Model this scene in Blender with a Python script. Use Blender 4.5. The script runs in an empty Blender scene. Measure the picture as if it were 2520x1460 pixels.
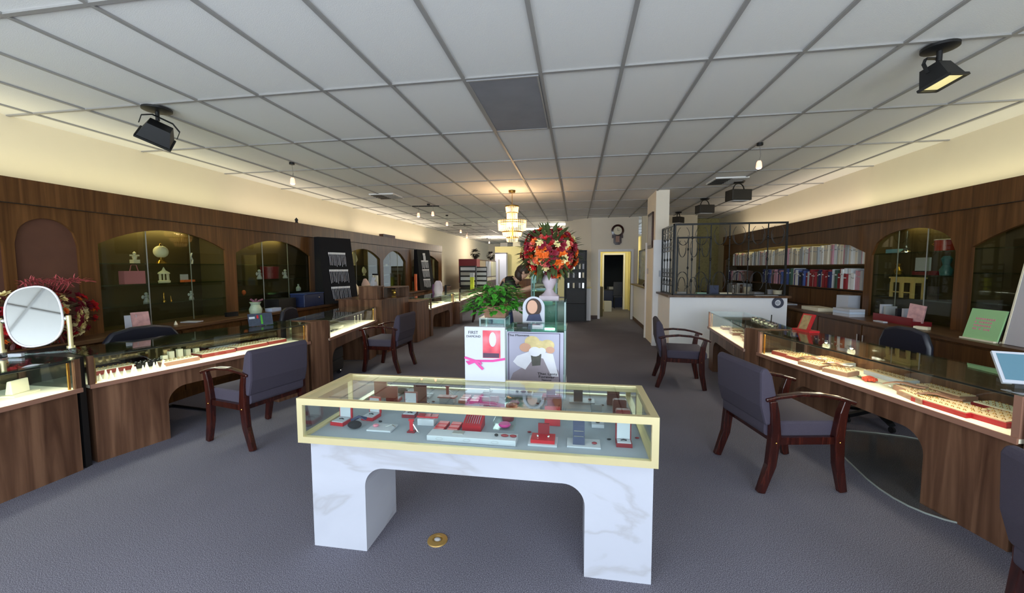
import bpy, bmesh, math, random
from math import sin, cos, pi, radians as R
from mathutils import Vector, Matrix
S = bpy.context.scene
COL = S.collection
random.seed(7)
# ---------------------------------------------------------------- camera
YAW, PITCH, ROLL, EYE = -0.15962756, -0.07195353, -0.00326423, 1.564
cy_, sy_, cp_, sp_, cr_, sr_ = cos(YAW), sin(YAW), cos(PITCH), sin(PITCH), cos(ROLL), sin(ROLL)
_r = Vector((cy_, -sy_, 0)); _u = Vector((-sy_*sp_, -cy_*sp_, cp_))
_R = _r*cr_ + _u*sr_; _U = _u*cr_ - _r*sr_; _B = -Vector((sy_*cp_, cy_*cp_, sp_))
cam = bpy.data.cameras.new('camera'); camo = bpy.data.objects.new('camera', cam); COL.objects.link(camo)
camo.matrix_world = Matrix(((_R.x,_U.x,_B.x,0),(_R.y,_U.y,_B.y,0),(_R.z,_U.z,_B.z,EYE),(0,0,0,1)))
cam.sensor_width = 36; cam.lens = 981.139/2520*36; cam.clip_start = .05
S.camera = camo
# ---------------------------------------------------------------- view, world, large lights
S.view_settings.view_transform = 'Standard'; S.view_settings.look = 'None'; S.view_settings.gamma = 1
S.view_settings.exposure = 1.25; S.view_settings.use_curve_mapping = False
S.cycles.use_denoising = True; S.cycles.max_bounces = 8; S.cycles.transparent_max_bounces = 24
S.cycles.sample_clamp_indirect = 4; S.cycles.sample_clamp_direct = 12
W = bpy.data.worlds.new('daylight'); S.world = W; W.use_nodes = True
W.node_tree.nodes['Background'].inputs[0].default_value = (.75,.87,1,1)
W.node_tree.nodes['Background'].inputs[1].default_value = 1.0
def area(name, loc, rot, sx, sy, power, col, parent=None, spread=180):
    l = bpy.data.lights.new(name, 'AREA'); l.shape = 'RECTANGLE'; l.size = sx; l.size_y = sy
    l.energy = power; l.color = col; l.spread = R(spread)
    o = bpy.data.objects.new(name, l); COL.objects.link(o); o.location = loc; o.rotation_euler = rot
    if parent: o.parent = parent
    return o
def point(name, loc, power, col, size=.05, parent=None):
    l = bpy.data.lights.new(name, 'POINT'); l.energy = power; l.color = col; l.shadow_soft_size = size
    o = bpy.data.objects.new(name, l); COL.objects.link(o); o.location = loc
    if parent: o.parent = parent
    return o
def spot(name, loc, target, power, col, angle=60, parent=None):
    l = bpy.data.lights.new(name, 'SPOT'); l.energy = power; l.color = col; l.spot_size = R(angle); l.spot_blend = .6; l.shadow_soft_size = .03
    o = bpy.data.objects.new(name, l); COL.objects.link(o); o.location = loc
    o.rotation_euler = (Vector(target)-Vector(loc)).to_track_quat('-Z','Y').to_euler()
    return o
# storefront daylight at the window openings of the front wall, behind the camera
area('window_daylight_west', (-3.0,-2.05,1.55), (R(90),0,0), 3.6, 2.3, 84, (.80,.89,1))
area('window_daylight_east', (1.9,-2.05,1.55), (R(90),0,0), 3.8, 2.3, 84, (.80,.89,1))
# cove lamps hidden on top of the wall cabinets
for (nm, x, y0, y1, p, c) in (('cove_lamp_west_near',-5.22,.2,5.5,5.2,(1,.93,.58)),('cove_lamp_west_mid',-5.22,5.6,9.0,4,(1,.86,.62)),('cove_lamp_west_far',-5.22,9.2,14.0,7.5,(1,.86,.66)),
        ('cove_lamp_east_near',4.16,1.0,7.0,5,(1,.93,.60)),('cove_lamp_east_far',4.16,6.9,11.4,4.5,(1,.84,.64))):
    area(nm, (x,(y0+y1)/2,2.42), (R(180),0,0), .1, y1-y0, p, c)
# ---------------------------------------------------------------- materials
def srgb(r,g,b):
    f = lambda c: ((c/255+.055)/1.055)**2.4 if c/255 > .04045 else c/255/12.92
    return (f(r),f(g),f(b),1)
def nodes(name):
    m = bpy.data.materials.new(name); m.use_nodes = True; nt = m.node_tree
    return m, nt, nt.nodes['Principled BSDF']
def mat(name, col, rough=.6, metal=0, noise=0, scale=30, emit=None, es=0, coat=0, bump=0, spec=.5):
    m, nt, b = nodes(name)
    c = srgb(*col); b.inputs['Base Color'].default_value = c
    b.inputs['Roughness'].default_value = rough; b.inputs['Metallic'].default_value = metal
    b.inputs['Specular IOR Level'].default_value = spec
    if coat: b.inputs['Coat Weight'].default_value = coat
    tc = nt.nodes.new('ShaderNodeTexCoord'); n = nt.nodes.new('ShaderNodeTexNoise'); n.inputs['Scale'].default_value = scale; n.inputs['Detail'].default_value = 3
    nt.links.new(tc.outputs['Object'], n.inputs['Vector'])
    if noise:
        mx = nt.nodes.new('ShaderNodeMix'); mx.data_type = 'RGBA'
        mx.inputs[6].default_value = tuple(v*(1-noise) for v in c[:3])+(1,); mx.inputs[7].default_value = tuple(min(1,v*(1+noise)) for v in c[:3])+(1,)
        nt.links.new(n.outputs['Fac'], mx.inputs[0]); nt.links.new(mx.outputs[2], b.inputs['Base Color'])
    if bump:
        bp = nt.nodes.new('ShaderNodeBump'); bp.inputs['Strength'].default_value = bump; bp.inputs['Distance'].default_value = .01
        nt.links.new(n.outputs['Fac'], bp.inputs['Height']); nt.links.new(bp.outputs[0], b.inputs['Normal'])
    if emit:
        b.inputs['Emission Color'].default_value = srgb(*emit); b.inputs['Emission Strength'].default_value = es
    return m
def ramp(nt, fac, stops):
    r = nt.nodes.new('ShaderNodeValToRGB'); e = r.color_ramp.elements
    while len(e) < len(stops): e.new(.5)
    for k,(p,c) in enumerate(stops): e[k].position = p; e[k].color = srgb(*c)
    nt.links.new(fac, r.inputs[0]); return r.outputs[0]
def wood(name, cols, rough=.35, sc=(9,9,.55), spec=.35):
    m, nt, b = nodes(name)
    tc = nt.nodes.new('ShaderNodeTexCoord'); mp = nt.nodes.new('ShaderNodeMapping'); mp.inputs['Scale'].default_value = sc
    nt.links.new(tc.outputs['Object'], mp.inputs[0])
    n = nt.nodes.new('ShaderNodeTexNoise'); n.inputs['Scale'].default_value = 1.6; n.inputs['Detail'].default_value = 6; n.inputs['Distortion'].default_value = .7
    nt.links.new(mp.outputs[0], n.inputs['Vector'])
    c = ramp(nt, n.outputs['Fac'], ((.3,cols[0]),(.5,cols[1]),(.68,cols[2])))
    nt.links.new(c, b.inputs['Base Color']); b.inputs['Roughness'].default_value = rough; b.inputs['Specular IOR Level'].default_value = spec
    return m
def glass(name, tint=(.93,.97,.95), refl=(1,1,1), ior=1.5, rough=0):
    m = bpy.data.materials.new(name); m.use_nodes = True; nt = m.node_tree; nt.nodes.clear()
    o = nt.nodes.new('ShaderNodeOutputMaterial'); mx = nt.nodes.new('ShaderNodeMixShader'); t = nt.nodes.new('ShaderNodeBsdfTransparent'); g = nt.nodes.new('ShaderNodeBsdfGlossy')
    f = nt.nodes.new('ShaderNodeFresnel'); f.inputs[0].default_value = ior; t.inputs[0].default_value = tint+(1,); g.inputs[0].default_value = refl+(1,); g.inputs['Roughness'].default_value = rough
    ge = nt.nodes.new('ShaderNodeNewGeometry'); mi = nt.nodes.new('ShaderNodeMix'); mi.inputs[2].default_value = ior; mi.inputs[3].default_value = 1/ior
    nt.links.new(ge.outputs['Backfacing'], mi.inputs[0]); nt.links.new(mi.outputs[0], f.inputs[0])
    nt.links.new(f.outputs[0], mx.inputs[0]); nt.links.new(t.outputs[0], mx.inputs[1]); nt.links.new(g.outputs[0], mx.inputs[2]); nt.links.new(mx.outputs[0], o.inputs[0])
    return m
WOOD = wood('walnut_laminate', ((70,42,18),(88,56,27),(106,70,37)), sc=(14,14,.5))
WOODR = wood('walnut_counter', ((74,48,34),(100,70,52),(126,92,70)))
WOODH = wood('walnut_horizontal', ((64,42,26),(92,64,42),(112,82,56)), sc=(9,.55,9))
PANEL = mat('brown_cork_panel', (88,54,38), .8, noise=.18, scale=8)
EDGE = mat('rosy_wood_edge', (150,110,92), .3)
MAHOG = wood('mahogany', ((34,12,10),(50,18,14),(70,28,20)), .18, (20,20,2), .6)
FABRIC = mat('plum_grey_fabric', (66,60,74), .95, noise=.15, scale=300, bump=.25)
BLACKF = mat('black_leather', (32,34,46), .35)
BLACK = mat('black', (20,20,21), .5)
BLKMET = mat('black_iron', (22,24,26), .45, metal=.3)
VELVET = mat('black_velvet', (9,9,14), .9)
CREAM = mat('cream_wall_paint', (226,216,192), .85, noise=.02, scale=6)
BACKW = mat('beige_wall_paint', (228,219,203), .85, noise=.02, scale=6)
GREYW = mat('grey_wall_paint', (243,243,246), .8, noise=.02, scale=6)
YELW = mat('yellow_wall_paint', (232,222,164), .85, noise=.04, scale=6)
WHITE = mat('white_paint', (232,232,232), .5)
TILE = mat('ceiling_tile', (228,227,225), .95, noise=.03, scale=160, bump=.15)
TBAR = mat('ceiling_grid_metal', (150,148,146), .5)
GOLD = mat('pale_brass', (222,208,160), .32, metal=.45, noise=.05, scale=8)
BRASS = mat('brass', (196,150,70), .25, metal=.9)
CHROME = mat('chrome', (205,205,208), .15, metal=1)
DECK = mat('white_case_deck', (156,164,176), .7)
DECKC = mat('cream_case_deck', (240,232,208), .7)
RED = mat('red_leatherette', (176,24,36), .4)
TRED = mat('brick_red_tray', (134,42,34), .45)
DRED = mat('burgundy_leatherette', (120,26,34), .4)
PINK = mat('pink_paper', (214,132,150), .6)
MAG = mat('magenta_ribbon', (200,60,140), .4)
WCARD = mat('white_card', (186,190,200), .5)
CREAMP = mat('cream_plaster', (236,228,200), .5)
NAVY = mat('navy_leatherette', (34,44,78), .4)
BLUE = mat('blue_cloth', (44,62,110), .7)
PURPLE = mat('purple_cloth', (150,104,160), .8)
SILVER = mat('silver', (210,212,214), .2, metal=1)
TAN = mat('tan_ring_foam', (212,186,150), .8, noise=.25, scale=120)
ORANGE = mat('orange_card', (210,100,50), .5)
GREEN = mat('green_sign_card', (150,196,140), .5)
LEAF = mat('leaf_green', (70,150,46), .45, noise=.4, scale=9)
LEAFD = mat('olive_foliage', (70,84,44), .6, noise=.4, scale=9)
YELB = mat('yellow_plastic', (200,210,50), .5)
SKIN = mat('skin', (206,160,134), .55)
HAIR = mat('brown_hair', (58,38,28), .6)
GLASS = glass('case_glass'); GLASSG = glass('green_edge_glass', (.84,.95,.92)); 
DARKG = glass('smoky_cabinet_glass', (.84,.86,.80), ior=1.22)
MIRROR = mat('mirror', (225,228,228), .03, metal=1)
VMIRROR = mat('grey_vanity_mirror', (184,187,185), .03, metal=1)
DMIRROR = mat('smoked_mirror', (120,112,92), .08, metal=1)
LAMPW = mat('lamp_diffuser', (255,255,255), .5, emit=(255,250,225), es=5)
TUBE = mat('fluorescent_tube', (255,255,255), .5, emit=(255,248,200), es=8)
BULB = mat('halogen_bulb', (255,230,210), .4, emit=(255,200,170), es=14)
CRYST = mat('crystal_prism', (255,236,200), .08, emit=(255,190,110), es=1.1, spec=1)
def carpet():
    m, nt, b = nodes('blue_grey_carpet')
    tc = nt.nodes.new('ShaderNodeTexCoord'); n = nt.nodes.new('ShaderNodeTexNoise'); n.inputs['Scale'].default_value = 260; n.inputs['Detail'].default_value = 4
    n2 = nt.nodes.new('ShaderNodeTexNoise'); n2.inputs['Scale'].default_value = 1.1
    nt.links.new(tc.outputs['Object'], n.inputs['Vector']); nt.links.new(tc.outputs['Object'], n2.inputs['Vector'])
    c = ramp(nt, n.outputs['Fac'], ((.32,(58,56,68)),(.5,(110,108,120)),(.68,(168,166,178))))
    mx = nt.nodes.new('ShaderNodeMix'); mx.data_type='RGBA'; mx.blend_type='MULTIPLY'; mx.inputs[0].default_value = .35
    nt.links.new(c, mx.inputs[6]); nt.links.new(n2.outputs['Fac'], mx.inputs[7]); nt.links.new(mx.outputs[2], b.inputs['Base Color'])
    b.inputs['Roughness'].default_value = 1; b.inputs['Specular IOR Level'].default_value = .1
    bp = nt.nodes.new('ShaderNodeBump'); bp.inputs['Strength'].default_value = .3; bp.inputs['Distance'].default_value = .004
    nt.links.new(n.outputs['Fac'], bp.inputs['Height']); nt.links.new(bp.outputs[0], b.inputs['Normal'])
    return m
CARPET = carpet()
def marble():
    m, nt, b = nodes('white_marble_laminate')
    tc = nt.nodes.new('ShaderNodeTexCoord'); mp = nt.nodes.new('ShaderNodeMapping'); mp.inputs['Rotation'].default_value = (0,R(40),0); mp.inputs['Scale'].default_value = (1,1,2.6)
    nt.links.new(tc.outputs['Object'], mp.inputs[0])
    n = nt.nodes.new('ShaderNodeTexNoise'); n.inputs['Scale'].default_value = .8; n.inputs['Detail'].default_value = 5; n.inputs['Distortion'].default_value = 1.0
    nt.links.new(mp.outputs[0], n.inputs['Vector'])
    c = ramp(nt, n.outputs['Fac'], ((.36,(178,180,190)),(.47,(176,178,188)),(.5,(166,166,172)),(.53,(177,179,189)),(.7,(181,183,193))))
    nt.links.new(c, b.inputs['Base Color']); b.inputs['Roughness'].default_value = .22
    return m
MARBLE = marble()
def wallpaper():
    m, nt, b = nodes('ochre_wallpaper')
    tc = nt.nodes.new('ShaderNodeTexCoord'); v = nt.nodes.new('ShaderNodeTexNoise'); v.inputs['Scale'].default_value = 9; v.inputs['Distortion'].default_value = 2
    nt.links.new(tc.outputs['Object'], v.inputs['Vector'])
    nt.links.new(ramp(nt, v.outputs['Fac'], ((.42,(150,140,92)),(.5,(174,162,108)),(.6,(160,150,98)))), b.inputs['Base Color']); b.inputs['Roughness'].default_value = .8
    return m
WPAPER = wallpaper()
PILW = mat('pillar_paint', (244,234,216), .85, noise=.02, scale=6)
CHAINM = mat('silver_chain_strand', (206,206,214), .35)
DFOL = mat('burgundy_foliage', (92,40,38), .6, noise=.4, scale=9)
# ---------------------------------------------------------------- mesh builder
class MB:
    def __init__(s, M=None): s.v=[]; s.f=[]; s.M=M
    def add(s, vs, fs, M=None):
        o=len(s.v); T = s.M if M is None else (s.M @ M if s.M else M)
        s.v += [tuple(T @ Vector(p)) if T else tuple(p) for p in vs]; s.f += [tuple(i+o for i in f) for f in fs]; return s
    def box(s,x0,x1,y0,y1,z0,z1,M=None):
        if x0>x1:x0,x1=x1,x0
        if y0>y1:y0,y1=y1,y0
        if z0>z1:z0,z1=z1,z0
        vs=[(x,y,z) for z in (z0,z1) for y in (y0,y1) for x in (x0,x1)]
        return s.add(vs,[(0,2,3,1),(4,5,7,6),(0,1,5,4),(2,6,7,3),(0,4,6,2),(1,3,7,5)],M)
    def cb(s,c,d,M=None): return s.box(c[0]-d[0]/2,c[0]+d[0]/2,c[1]-d[1]/2,c[1]+d[1]/2,c[2]-d[2]/2,c[2]+d[2]/2,M)
    def prism(s,poly,a,b,ax='y',M=None):
        mk={'y':lambda p,t:(p[0],t,p[1]),'x':lambda p,t:(t,p[0],p[1]),'z':lambda p,t:(p[0],p[1],t)}[ax]
        n=len(poly); vs=[mk(p,a) for p in poly]+[mk(p,b) for p in poly]
        fs=[tuple(range(n)),tuple(range(2*n-1,n-1,-1))]+[(i,i+n,(i+1)%n+n,(i+1)%n) for i in range(n)]
        return s.add(vs,fs,M)
    def lathe(s,prof,c=(0,0,0),seg=16,M=None,ring=False):
        vs=[];fs=[];n=len(prof)
        for k in range(seg):
            a=2*pi*k/seg
            for r,z in prof: vs.append((c[0]+r*cos(a),c[1]+r*sin(a),c[2]+z))
        for k in range(seg):
            j=(k+1)%seg
            for i in range(n-1): fs.append((k*n+i,j*n+i,j*n+i+1,k*n+i+1))
            if ring: fs.append((k*n+n-1,j*n+n-1,j*n,k*n))
        if ring: return s.add(vs,fs,M)
        if prof[0][0]>1e-6: fs.append(tuple(k*n for k in range(seg))[::-1])
        if prof[-1][0]>1e-6: fs.append(tuple(k*n+n-1 for k in range(seg)))
        return s.add(vs,fs,M)
    def cyl(s,c,r,h,seg=14,M=None): return s.lathe([(r,0),(r,h)],c,seg,M)
    def sweep(s,pts,w,d=None,seg=0,side=(1,0,0),closed=False,M=None):
        # rectangular (seg=0) or round section swept along pts
        pts=[Vector(p) for p in pts]; n=len(pts); d=w if d is None else d; vs=[];fs=[]; side=Vector(side)
        ws = w if isinstance(w,(list,tuple)) else [w]*n; ds = d if isinstance(d,(list,tuple)) else [d]*n
        for i,p in enumerate(pts):
            if closed: t=pts[(i+1)%n]-pts[i-1]
            else: t=pts[min(i+1,n-1)]-pts[max(i-1,0)]
            t.normalize(); sd=side-t*side.dot(t)
            if sd.length<1e-3: sd=Vector((0,1,0))-t*t.y
            if sd.length<1e-3: sd=Vector((0,0,1))-t*t.z
            sd.normalize(); u=t.cross(sd)
            if seg: ring=[p+sd*cos(2*pi*k/seg)*ws[i]/2+u*sin(2*pi*k/seg)*ds[i]/2 for k in range(seg)]
            else: ring=[p+sd*a*ws[i]/2+u*b*ds[i]/2 for a,b in ((-1,-1),(1,-1),(1,1),(-1,1))]
            vs+=ring
        m=seg or 4
        for i in range(n if closed else n-1):
            j=(i+1)%n
            for k in range(m): fs.append((i*m+k,i*m+(k+1)%m,j*m+(k+1)%m,j*m+k))
        if not closed: fs+=[tuple(range(m))[::-1],tuple((n-1)*m+k for k in range(m))]
        return s.add(vs,fs,M)
    def ball(s,c,r,seg=10,M=None):
        r = r if isinstance(r,(tuple,list)) else (r,r,r); k=seg//2+1
        T=Matrix.Translation(c)@Matrix.Diagonal((r[0],r[1],r[2],1))
        prof=[(sin(pi*i/k),-cos(pi*i/k)) for i in range(k+1)]; prof[0]=(0,-1); prof[-1]=(0,1)
        return s.lathe(prof,(0,0,0),seg,(M@T) if M else T)
    def rbox(s,x0,x1,y0,y1,z0,z1,r,M=None,ax='x'):
        # box with its section rounded (section in the plane across ax)
        if ax=='x': a0,a1,b0,b1,t0,t1=y0,y1,z0,z1,x0,x1
        elif ax=='y': a0,a1,b0,b1,t0,t1=x0,x1,z0,z1,y0,y1
        else: a0,a1,b0,b1,t0,t1=x0,x1,y0,y1,z0,z1
        poly=[]
        for (cx,cz,st) in ((a1-r,b1-r,0),(a0+r,b1-r,90),(a0+r,b0+r,180),(a1-r,b0+r,270)):
            for k in range(5): a=R(st+k*22.5); poly.append((cx+r*cos(a),cz+r*sin(a)))
        return s.prism(poly,t0,t1,ax,M)
    def build(s,name,m,parent=None,smooth=False,bevel=0,loc=None,rot=None,sub=0):
        me=bpy.data.meshes.new(name); me.from_pydata(s.v,[],s.f); me.materials.append(m)
        bm=bmesh.new(); bm.from_mesh(me)
        bmesh.ops.remove_doubles(bm,verts=bm.verts,dist=1e-5); bmesh.ops.recalc_face_normals(bm,faces=bm.faces); bm.to_mesh(me); bm.free()
        o=bpy.data.objects.new(name,me); COL.objects.link(o)
        if parent: o.parent=parent
        if loc: o.location=loc
        if rot: o.rotation_euler=rot
        if smooth:
            for p in me.polygons: p.use_smooth=True
            try: me.set_sharp_from_angle(angle=R(38))
            except Exception: pass
        if bevel:
            b=o.modifiers.new('bevel','BEVEL'); b.width=bevel; b.segments=2; b.limit_method='ANGLE'
        if sub:
            b=o.modifiers.new('sub','SUBSURF'); b.levels=sub; b.render_levels=sub
        return o
def tag(o,label,cat,group=None,kind=None):
    o['label']=label; o['category']=cat
    if group: o['group']=group
    if kind: o['kind']=kind
    return o
def thing(name,label,cat,loc=(0,0,0),rz=0,group=None,rot=None):
    o=bpy.data.objects.new(name,None); COL.objects.link(o); o.location=loc; o.rotation_euler=rot or (0,0,rz); o.empty_display_size=.1
    return tag(o,label,cat,group)
def struct(o): o['kind']='structure'; return o
def dup(root,loc,rz,label,group=None):
    r=root.copy(); COL.objects.link(r); r.location=loc; r.rotation_euler=(0,0,rz); r['label']=label
    if group: r['group']=group
    kids=[c for c in bpy.data.objects if c.parent==root]
    for ch in kids:
        c=ch.copy(); COL.objects.link(c); c.parent=r
        for g in [g for g in bpy.data.objects if g.parent==ch]:
            d=g.copy(); COL.objects.link(d); d.parent=c
    return r
def text(name,body,size,m,parent,loc,rot,align='CENTER'):
    c=bpy.data.curves.new('txt','FONT'); c.body=body; c.size=size; c.extrude=.0006; c.align_x=align; c.materials.append(m)
    q=bpy.data.objects.new('txt',c); COL.objects.link(q); bpy.context.view_layer.update()
    me=bpy.data.meshes.new_from_object(q.evaluated_get(bpy.context.evaluated_depsgraph_get())); bpy.data.objects.remove(q)
    o=bpy.data.objects.new(name,me); COL.objects.link(o); o.parent=parent; o.location=loc; o.rotation_euler=rot
    return o
def ordn(n):
    return ['first','second','third','fourth','fifth','sixth','seventh','eighth','ninth','tenth','eleventh','twelfth'][n-1] if n<=12 else (str(n)+('th' if n%100 in (11,12,13) else {1:'st',2:'nd',3:'rd'}.get(n%10,'th')))
# ================================================================ THE ROOM
XL, XR, CZ, YF = -5.48, 4.35, 3.05, -2.2
struct(MB().box(XL-.1,XR+.1,YF-.1,25,-.1,0).build('floor',CARPET))
struct(MB().box(XL-.1,XR+.1,YF-.1,25,CZ+.012,CZ+.1).build('ceiling',TILE))
g=MB(); y=3.17-1.22*5
while y<24.9: g.box(XL,XR,y-.014,y+.014,CZ,CZ+.0125); y+=1.22
x=-.8927-.61*7
while x<XR-.05:
    if x>XL+.05: g.box(x-.014,x+.014,YF,24.9,CZ-.0005,CZ+.012)
    x+=.61
struct(g.build('trim_1',TBAR))
struct(MB().box(XL-.12,XL,YF,25,0,CZ+.05).build('wall_left',CREAM))
struct(MB().box(XR,XR+.12,YF,13.4,0,CZ+.05).build('wall_right',CREAM))
struct(MB().box(XL,-.2,24.8,25,0,CZ+.05).build('wall_far',BACKW))
# front wall with the shop windows
f=MB(); f.box(XL-.12,XR+.12,YF-.12,YF,0,.38).box(XL-.12,XR+.12,YF-.12,YF,2.75,CZ+.05).box(XL-.12,-4.85,YF-.12,YF,.38,2.75).box(3.85,XR+.12,YF-.12,YF,.38,2.75).box(-1.15,-.05,YF-.12,YF,.38,2.75)
struct(f.build('wall_front',GREYW))
for k,(a,b) in enumerate(((-4.85,-1.15),(-.05,3.85))):
    m=MB().box(a,b,YF-.08,YF-.03,.38,.44).box(a,b,YF-.08,YF-.03,2.69,2.75)
    for i in range(4): xx=a+(b-a)*i/3; m.box(max(a,xx-.025),min(b,xx+.025),YF-.08,YF-.03,.44,2.69)
    w=struct(m.build('window_%d'%(k+1),BRASS)); MB().box(a,b,YF-.06,YF-.05,.44,2.69).build('pane',GLASS,w)
# back wall with door opening (y=12.4), jogs into an angled wall on its left
DX0,DX1,DH=.72,1.62,2.04
bw=MB().box(.42,DX0,12.4,12.52,0,CZ+.02).box(DX1,1.82,12.4,12.52,0,CZ+.02).box(DX0,DX1,12.4,12.52,DH,CZ+.02)
struct(bw.build('wall_back',BACKW))
ang=[(.44,12.38),(.44,12.52),(-.26,13.25),(-.36,13.15)]
struct(MB().prism(ang,0,CZ+.02,'z').build('wall_angled',BACKW))
struct(MB().box(-.36,-.26,13.2,16.2,0,CZ+.02).build('wall_passage',BACKW))
dr=struct(MB().box(DX0-.07,DX0,12.36,12.54,0,DH+.07).box(DX1,DX1+.07,12.36,12.54,0,DH+.07).box(DX0,DX1,12.36,12.54,DH,DH+.07).build('door_1',GREYW))
# hallway behind the door, with a second doorway to a dark room
struct(MB().box(.6,.7,12.52,15.3,0,2.5).build('wall_hall_left',YELW)); struct(MB().box(1.9,2.0,12.52,15.3,0,2.5).build('wall_hall_right',YELW))
struct(MB().box(.6,1.02,15.3,15.4,0,2.5).box(1.72,2.0,15.3,15.4,0,2.5).box(1.02,1.72,15.3,15.4,2.03,2.5).build('wall_hall_end',YELW))
struct(MB().box(.6,2.0,12.52,15.4,2.5,2.56).build('wall_hall_top',WHITE))
struct(MB().box(.96,1.02,15.25,15.42,0,2.09).box(1.72,1.78,15.25,15.42,0,2.09).box(1.02,1.72,15.25,15.42,2.03,2.09).build('door_2',WHITE))
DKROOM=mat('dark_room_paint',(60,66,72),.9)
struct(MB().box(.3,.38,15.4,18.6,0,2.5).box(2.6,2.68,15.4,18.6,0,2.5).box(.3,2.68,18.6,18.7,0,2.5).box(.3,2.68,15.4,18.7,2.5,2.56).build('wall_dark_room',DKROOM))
point('hall_lamp_light',(1.3,13.7,2.3),11,(1,.93,.7),.1)
# yellow partition at the far left end of the shop
struct(MB().box(-4.4,-.4,21.5,21.6,0,2.72).build('wall_far_partition',YELW))
# office behind the half wall
struct(MB().box(1.9,3.42,12.25,12.37,0,CZ+.02).build('wall_office_back',CREAM))
struct(MB().box(3.35,XR+.1,13.3,13.42,0,CZ+.02).box(3.35,3.45,12.37,13.3,0,CZ+.02).build('wall_office_papered',WPAPER))
hw=MB().box(1.6,3.45,7.21,7.33,0,1.05).box(1.6,1.72,7.33,8.35,0,1.05)
struct(hw.build('wall_half',GREYW))
struct(MB().box(1.56,3.49,7.16,7.38,1.05,1.085).box(1.56,1.76,7.38,8.35,1.05,1.085).build('trim_2',WOODH))
struct(MB().box(1.53,1.78,8.25,9.2,0,CZ+.02).build('wall_pillar',PILW))
struct(MB().box(1.50,1.80,8.22,8.25,0,2.1).box(1.50,1.53,8.25,8.31,0,2.1).box(1.50,1.53,9.14,9.2,0,2.1).build('trim_3',GREYW))
struct(MB().box(1.70,1.82,9.2,12.4,0,1.05).build('wall_half_far',GREYW))
struct(MB().box(1.62,1.86,9.2,12.36,1.05,1.085).build('trim_4',WOODH))
SK=mat('brown_baseboard',(84,62,52),.5)
struct(MB().box(.44,DX0-.07,12.385,12.4,0,.1).build('baseboard_back',SK)); struct(MB().box(1.585,1.6,7.2,8.22,0,.1).box(1.685,1.7,9.2,12.36,0,.1).build('baseboard_half',SK))
# ceiling fixtures
v=thing('air_return_grille','grey metal air return panel set in the ceiling grid above the aisle','vent',(0,0,0))
MB().box(-.876,-.3,3.185,4.375,CZ-.004,CZ+.011).build('filter_panel',mat('return_air_mesh',(132,132,138),.8,noise=.15,scale=5),v)
MB().box(-.876,-.3,3.185,3.2,CZ-.008,CZ-.004).box(-.876,-.3,4.36,4.375,CZ-.008,CZ-.004).box(-.876,-.861,3.2,4.36,CZ-.008,CZ-.004).box(-.315,-.3,3.2,4.36,CZ-.008,CZ-.004).build('frame',TBAR,v)
for (x,y,l) in ((-3.88,7.86,'square white supply air diffuser in the ceiling near the left wall'),(2.55,7.5,'slotted supply air diffuser in the ceiling near the hanging black spotlight')):
    v=thing('ceiling_vent',l,'vent',(x,y,CZ)); MB().box(-.26,.26,-.26,.26,-.012,.011).build('backing',WHITE,v)
    m=MB()
    for k in range(5): m.box(-.24,-.01,-.22+k*.1,-.17+k*.1,-.02,-.012)
    m.build('louver',BLACK,v)
    m=MB()
    for k in range(5): m.box(.01,.24,-.22+k*.1,-.17+k*.1,-.02,-.012)
    m.build('louver',TBAR,v)
for (x,y,l) in ((-.6,13.75,'bright fluorescent ceiling panel nearest the angled wall'),(-1.35,15.2,'bright fluorescent ceiling panel behind the red bouquet')):
    v=thing('ceiling_light',l,'ceiling light',(x,y,CZ)); MB().box(-.6,.6,-.3,.3,-.02,.01).build('frame',WHITE,v); MB().box(-.57,.57,-.27,.27,-.026,-.02).build('diffuser',LAMPW,v)
    area('panel_light',(x,y,CZ-.04),(0,0,0),1.1,.5,28,(1,.97,.85))
# black adjustable floodlights
def flood(loc,aim,roll,l,sc=1,on=False):
    t=thing('flood_spotlight',l,'spotlight',loc,0,'black spotlights on the ceiling')
    MB().lathe([(.0,0),(.115*sc,0),(.115*sc,-.018),(.07*sc,-.03),(0,-.03)],seg=24).build('ceiling_plate',BLACK,t,True)
    MB().cyl((0,0,-.11*sc),.016,.09*sc).build('stem',BLACK,t,True)
    q=Vector(aim).to_track_quat('Z','Y').to_matrix().to_4x4() @ Matrix.Rotation(roll,4,'Z'); T=Matrix.Translation((0,0,-.2*sc))@q
    a,b,d=.085*sc,.125*sc,.15*sc
    m=MB(T); m.add([(-a,-a*.7,-.06*sc),(a,-a*.7,-.06*sc),(a,a*.7,-.06*sc),(-a,a*.7,-.06*sc),(-b,-b*.75,.09*sc),(b,-b*.75,.09*sc),(b,b*.75,.09*sc),(-b,b*.75,.09*sc)],[(0,1,2,3),(0,4,5,1),(1,5,6,2),(2,6,7,3),(3,7,4,0)])
    for k in (-1,1): m.box(-b*1.06,b*1.06,k*b*.78-.006,k*b*.78+.006,.08*sc,.1*sc); m.box(k*b*1.04-.006,k*b*1.04+.006,-b*.78,b*.78,.08*sc,.1*sc)
    m.build('housing',BLACK,t)
    MB(T).box(-b*.95,b*.95,-b*.7,b*.7,.078*sc,.084*sc).build('lens',mat('flood_lens',(214,204,140),.3,emit=(230,215,150),es=.35) if on else mat('flood_lens_dull',(120,118,100),.3),t)
    yk=MB(T); yk.sweep([(b*1.12,0,0),(b*1.12,0,-.08*sc),(b*.6,0,-.13*sc),(-b*.6,0,-.13*sc),(-b*1.12,0,-.08*sc),(-b*1.12,0,0)],.02,.006,side=(0,1,0)); yk.build('yoke',BLKMET,t)
flood((-3.86,3.25,CZ),(-.75,.25,-.75),.5,'black adjustable floodlight under the ceiling near the left arched cabinets',1.0)
flood((2.42,3.24,CZ),(.30,-.20,-1),.5,'large black floodlight with a pale lens high at the right of the ceiling',.86,True)
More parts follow.
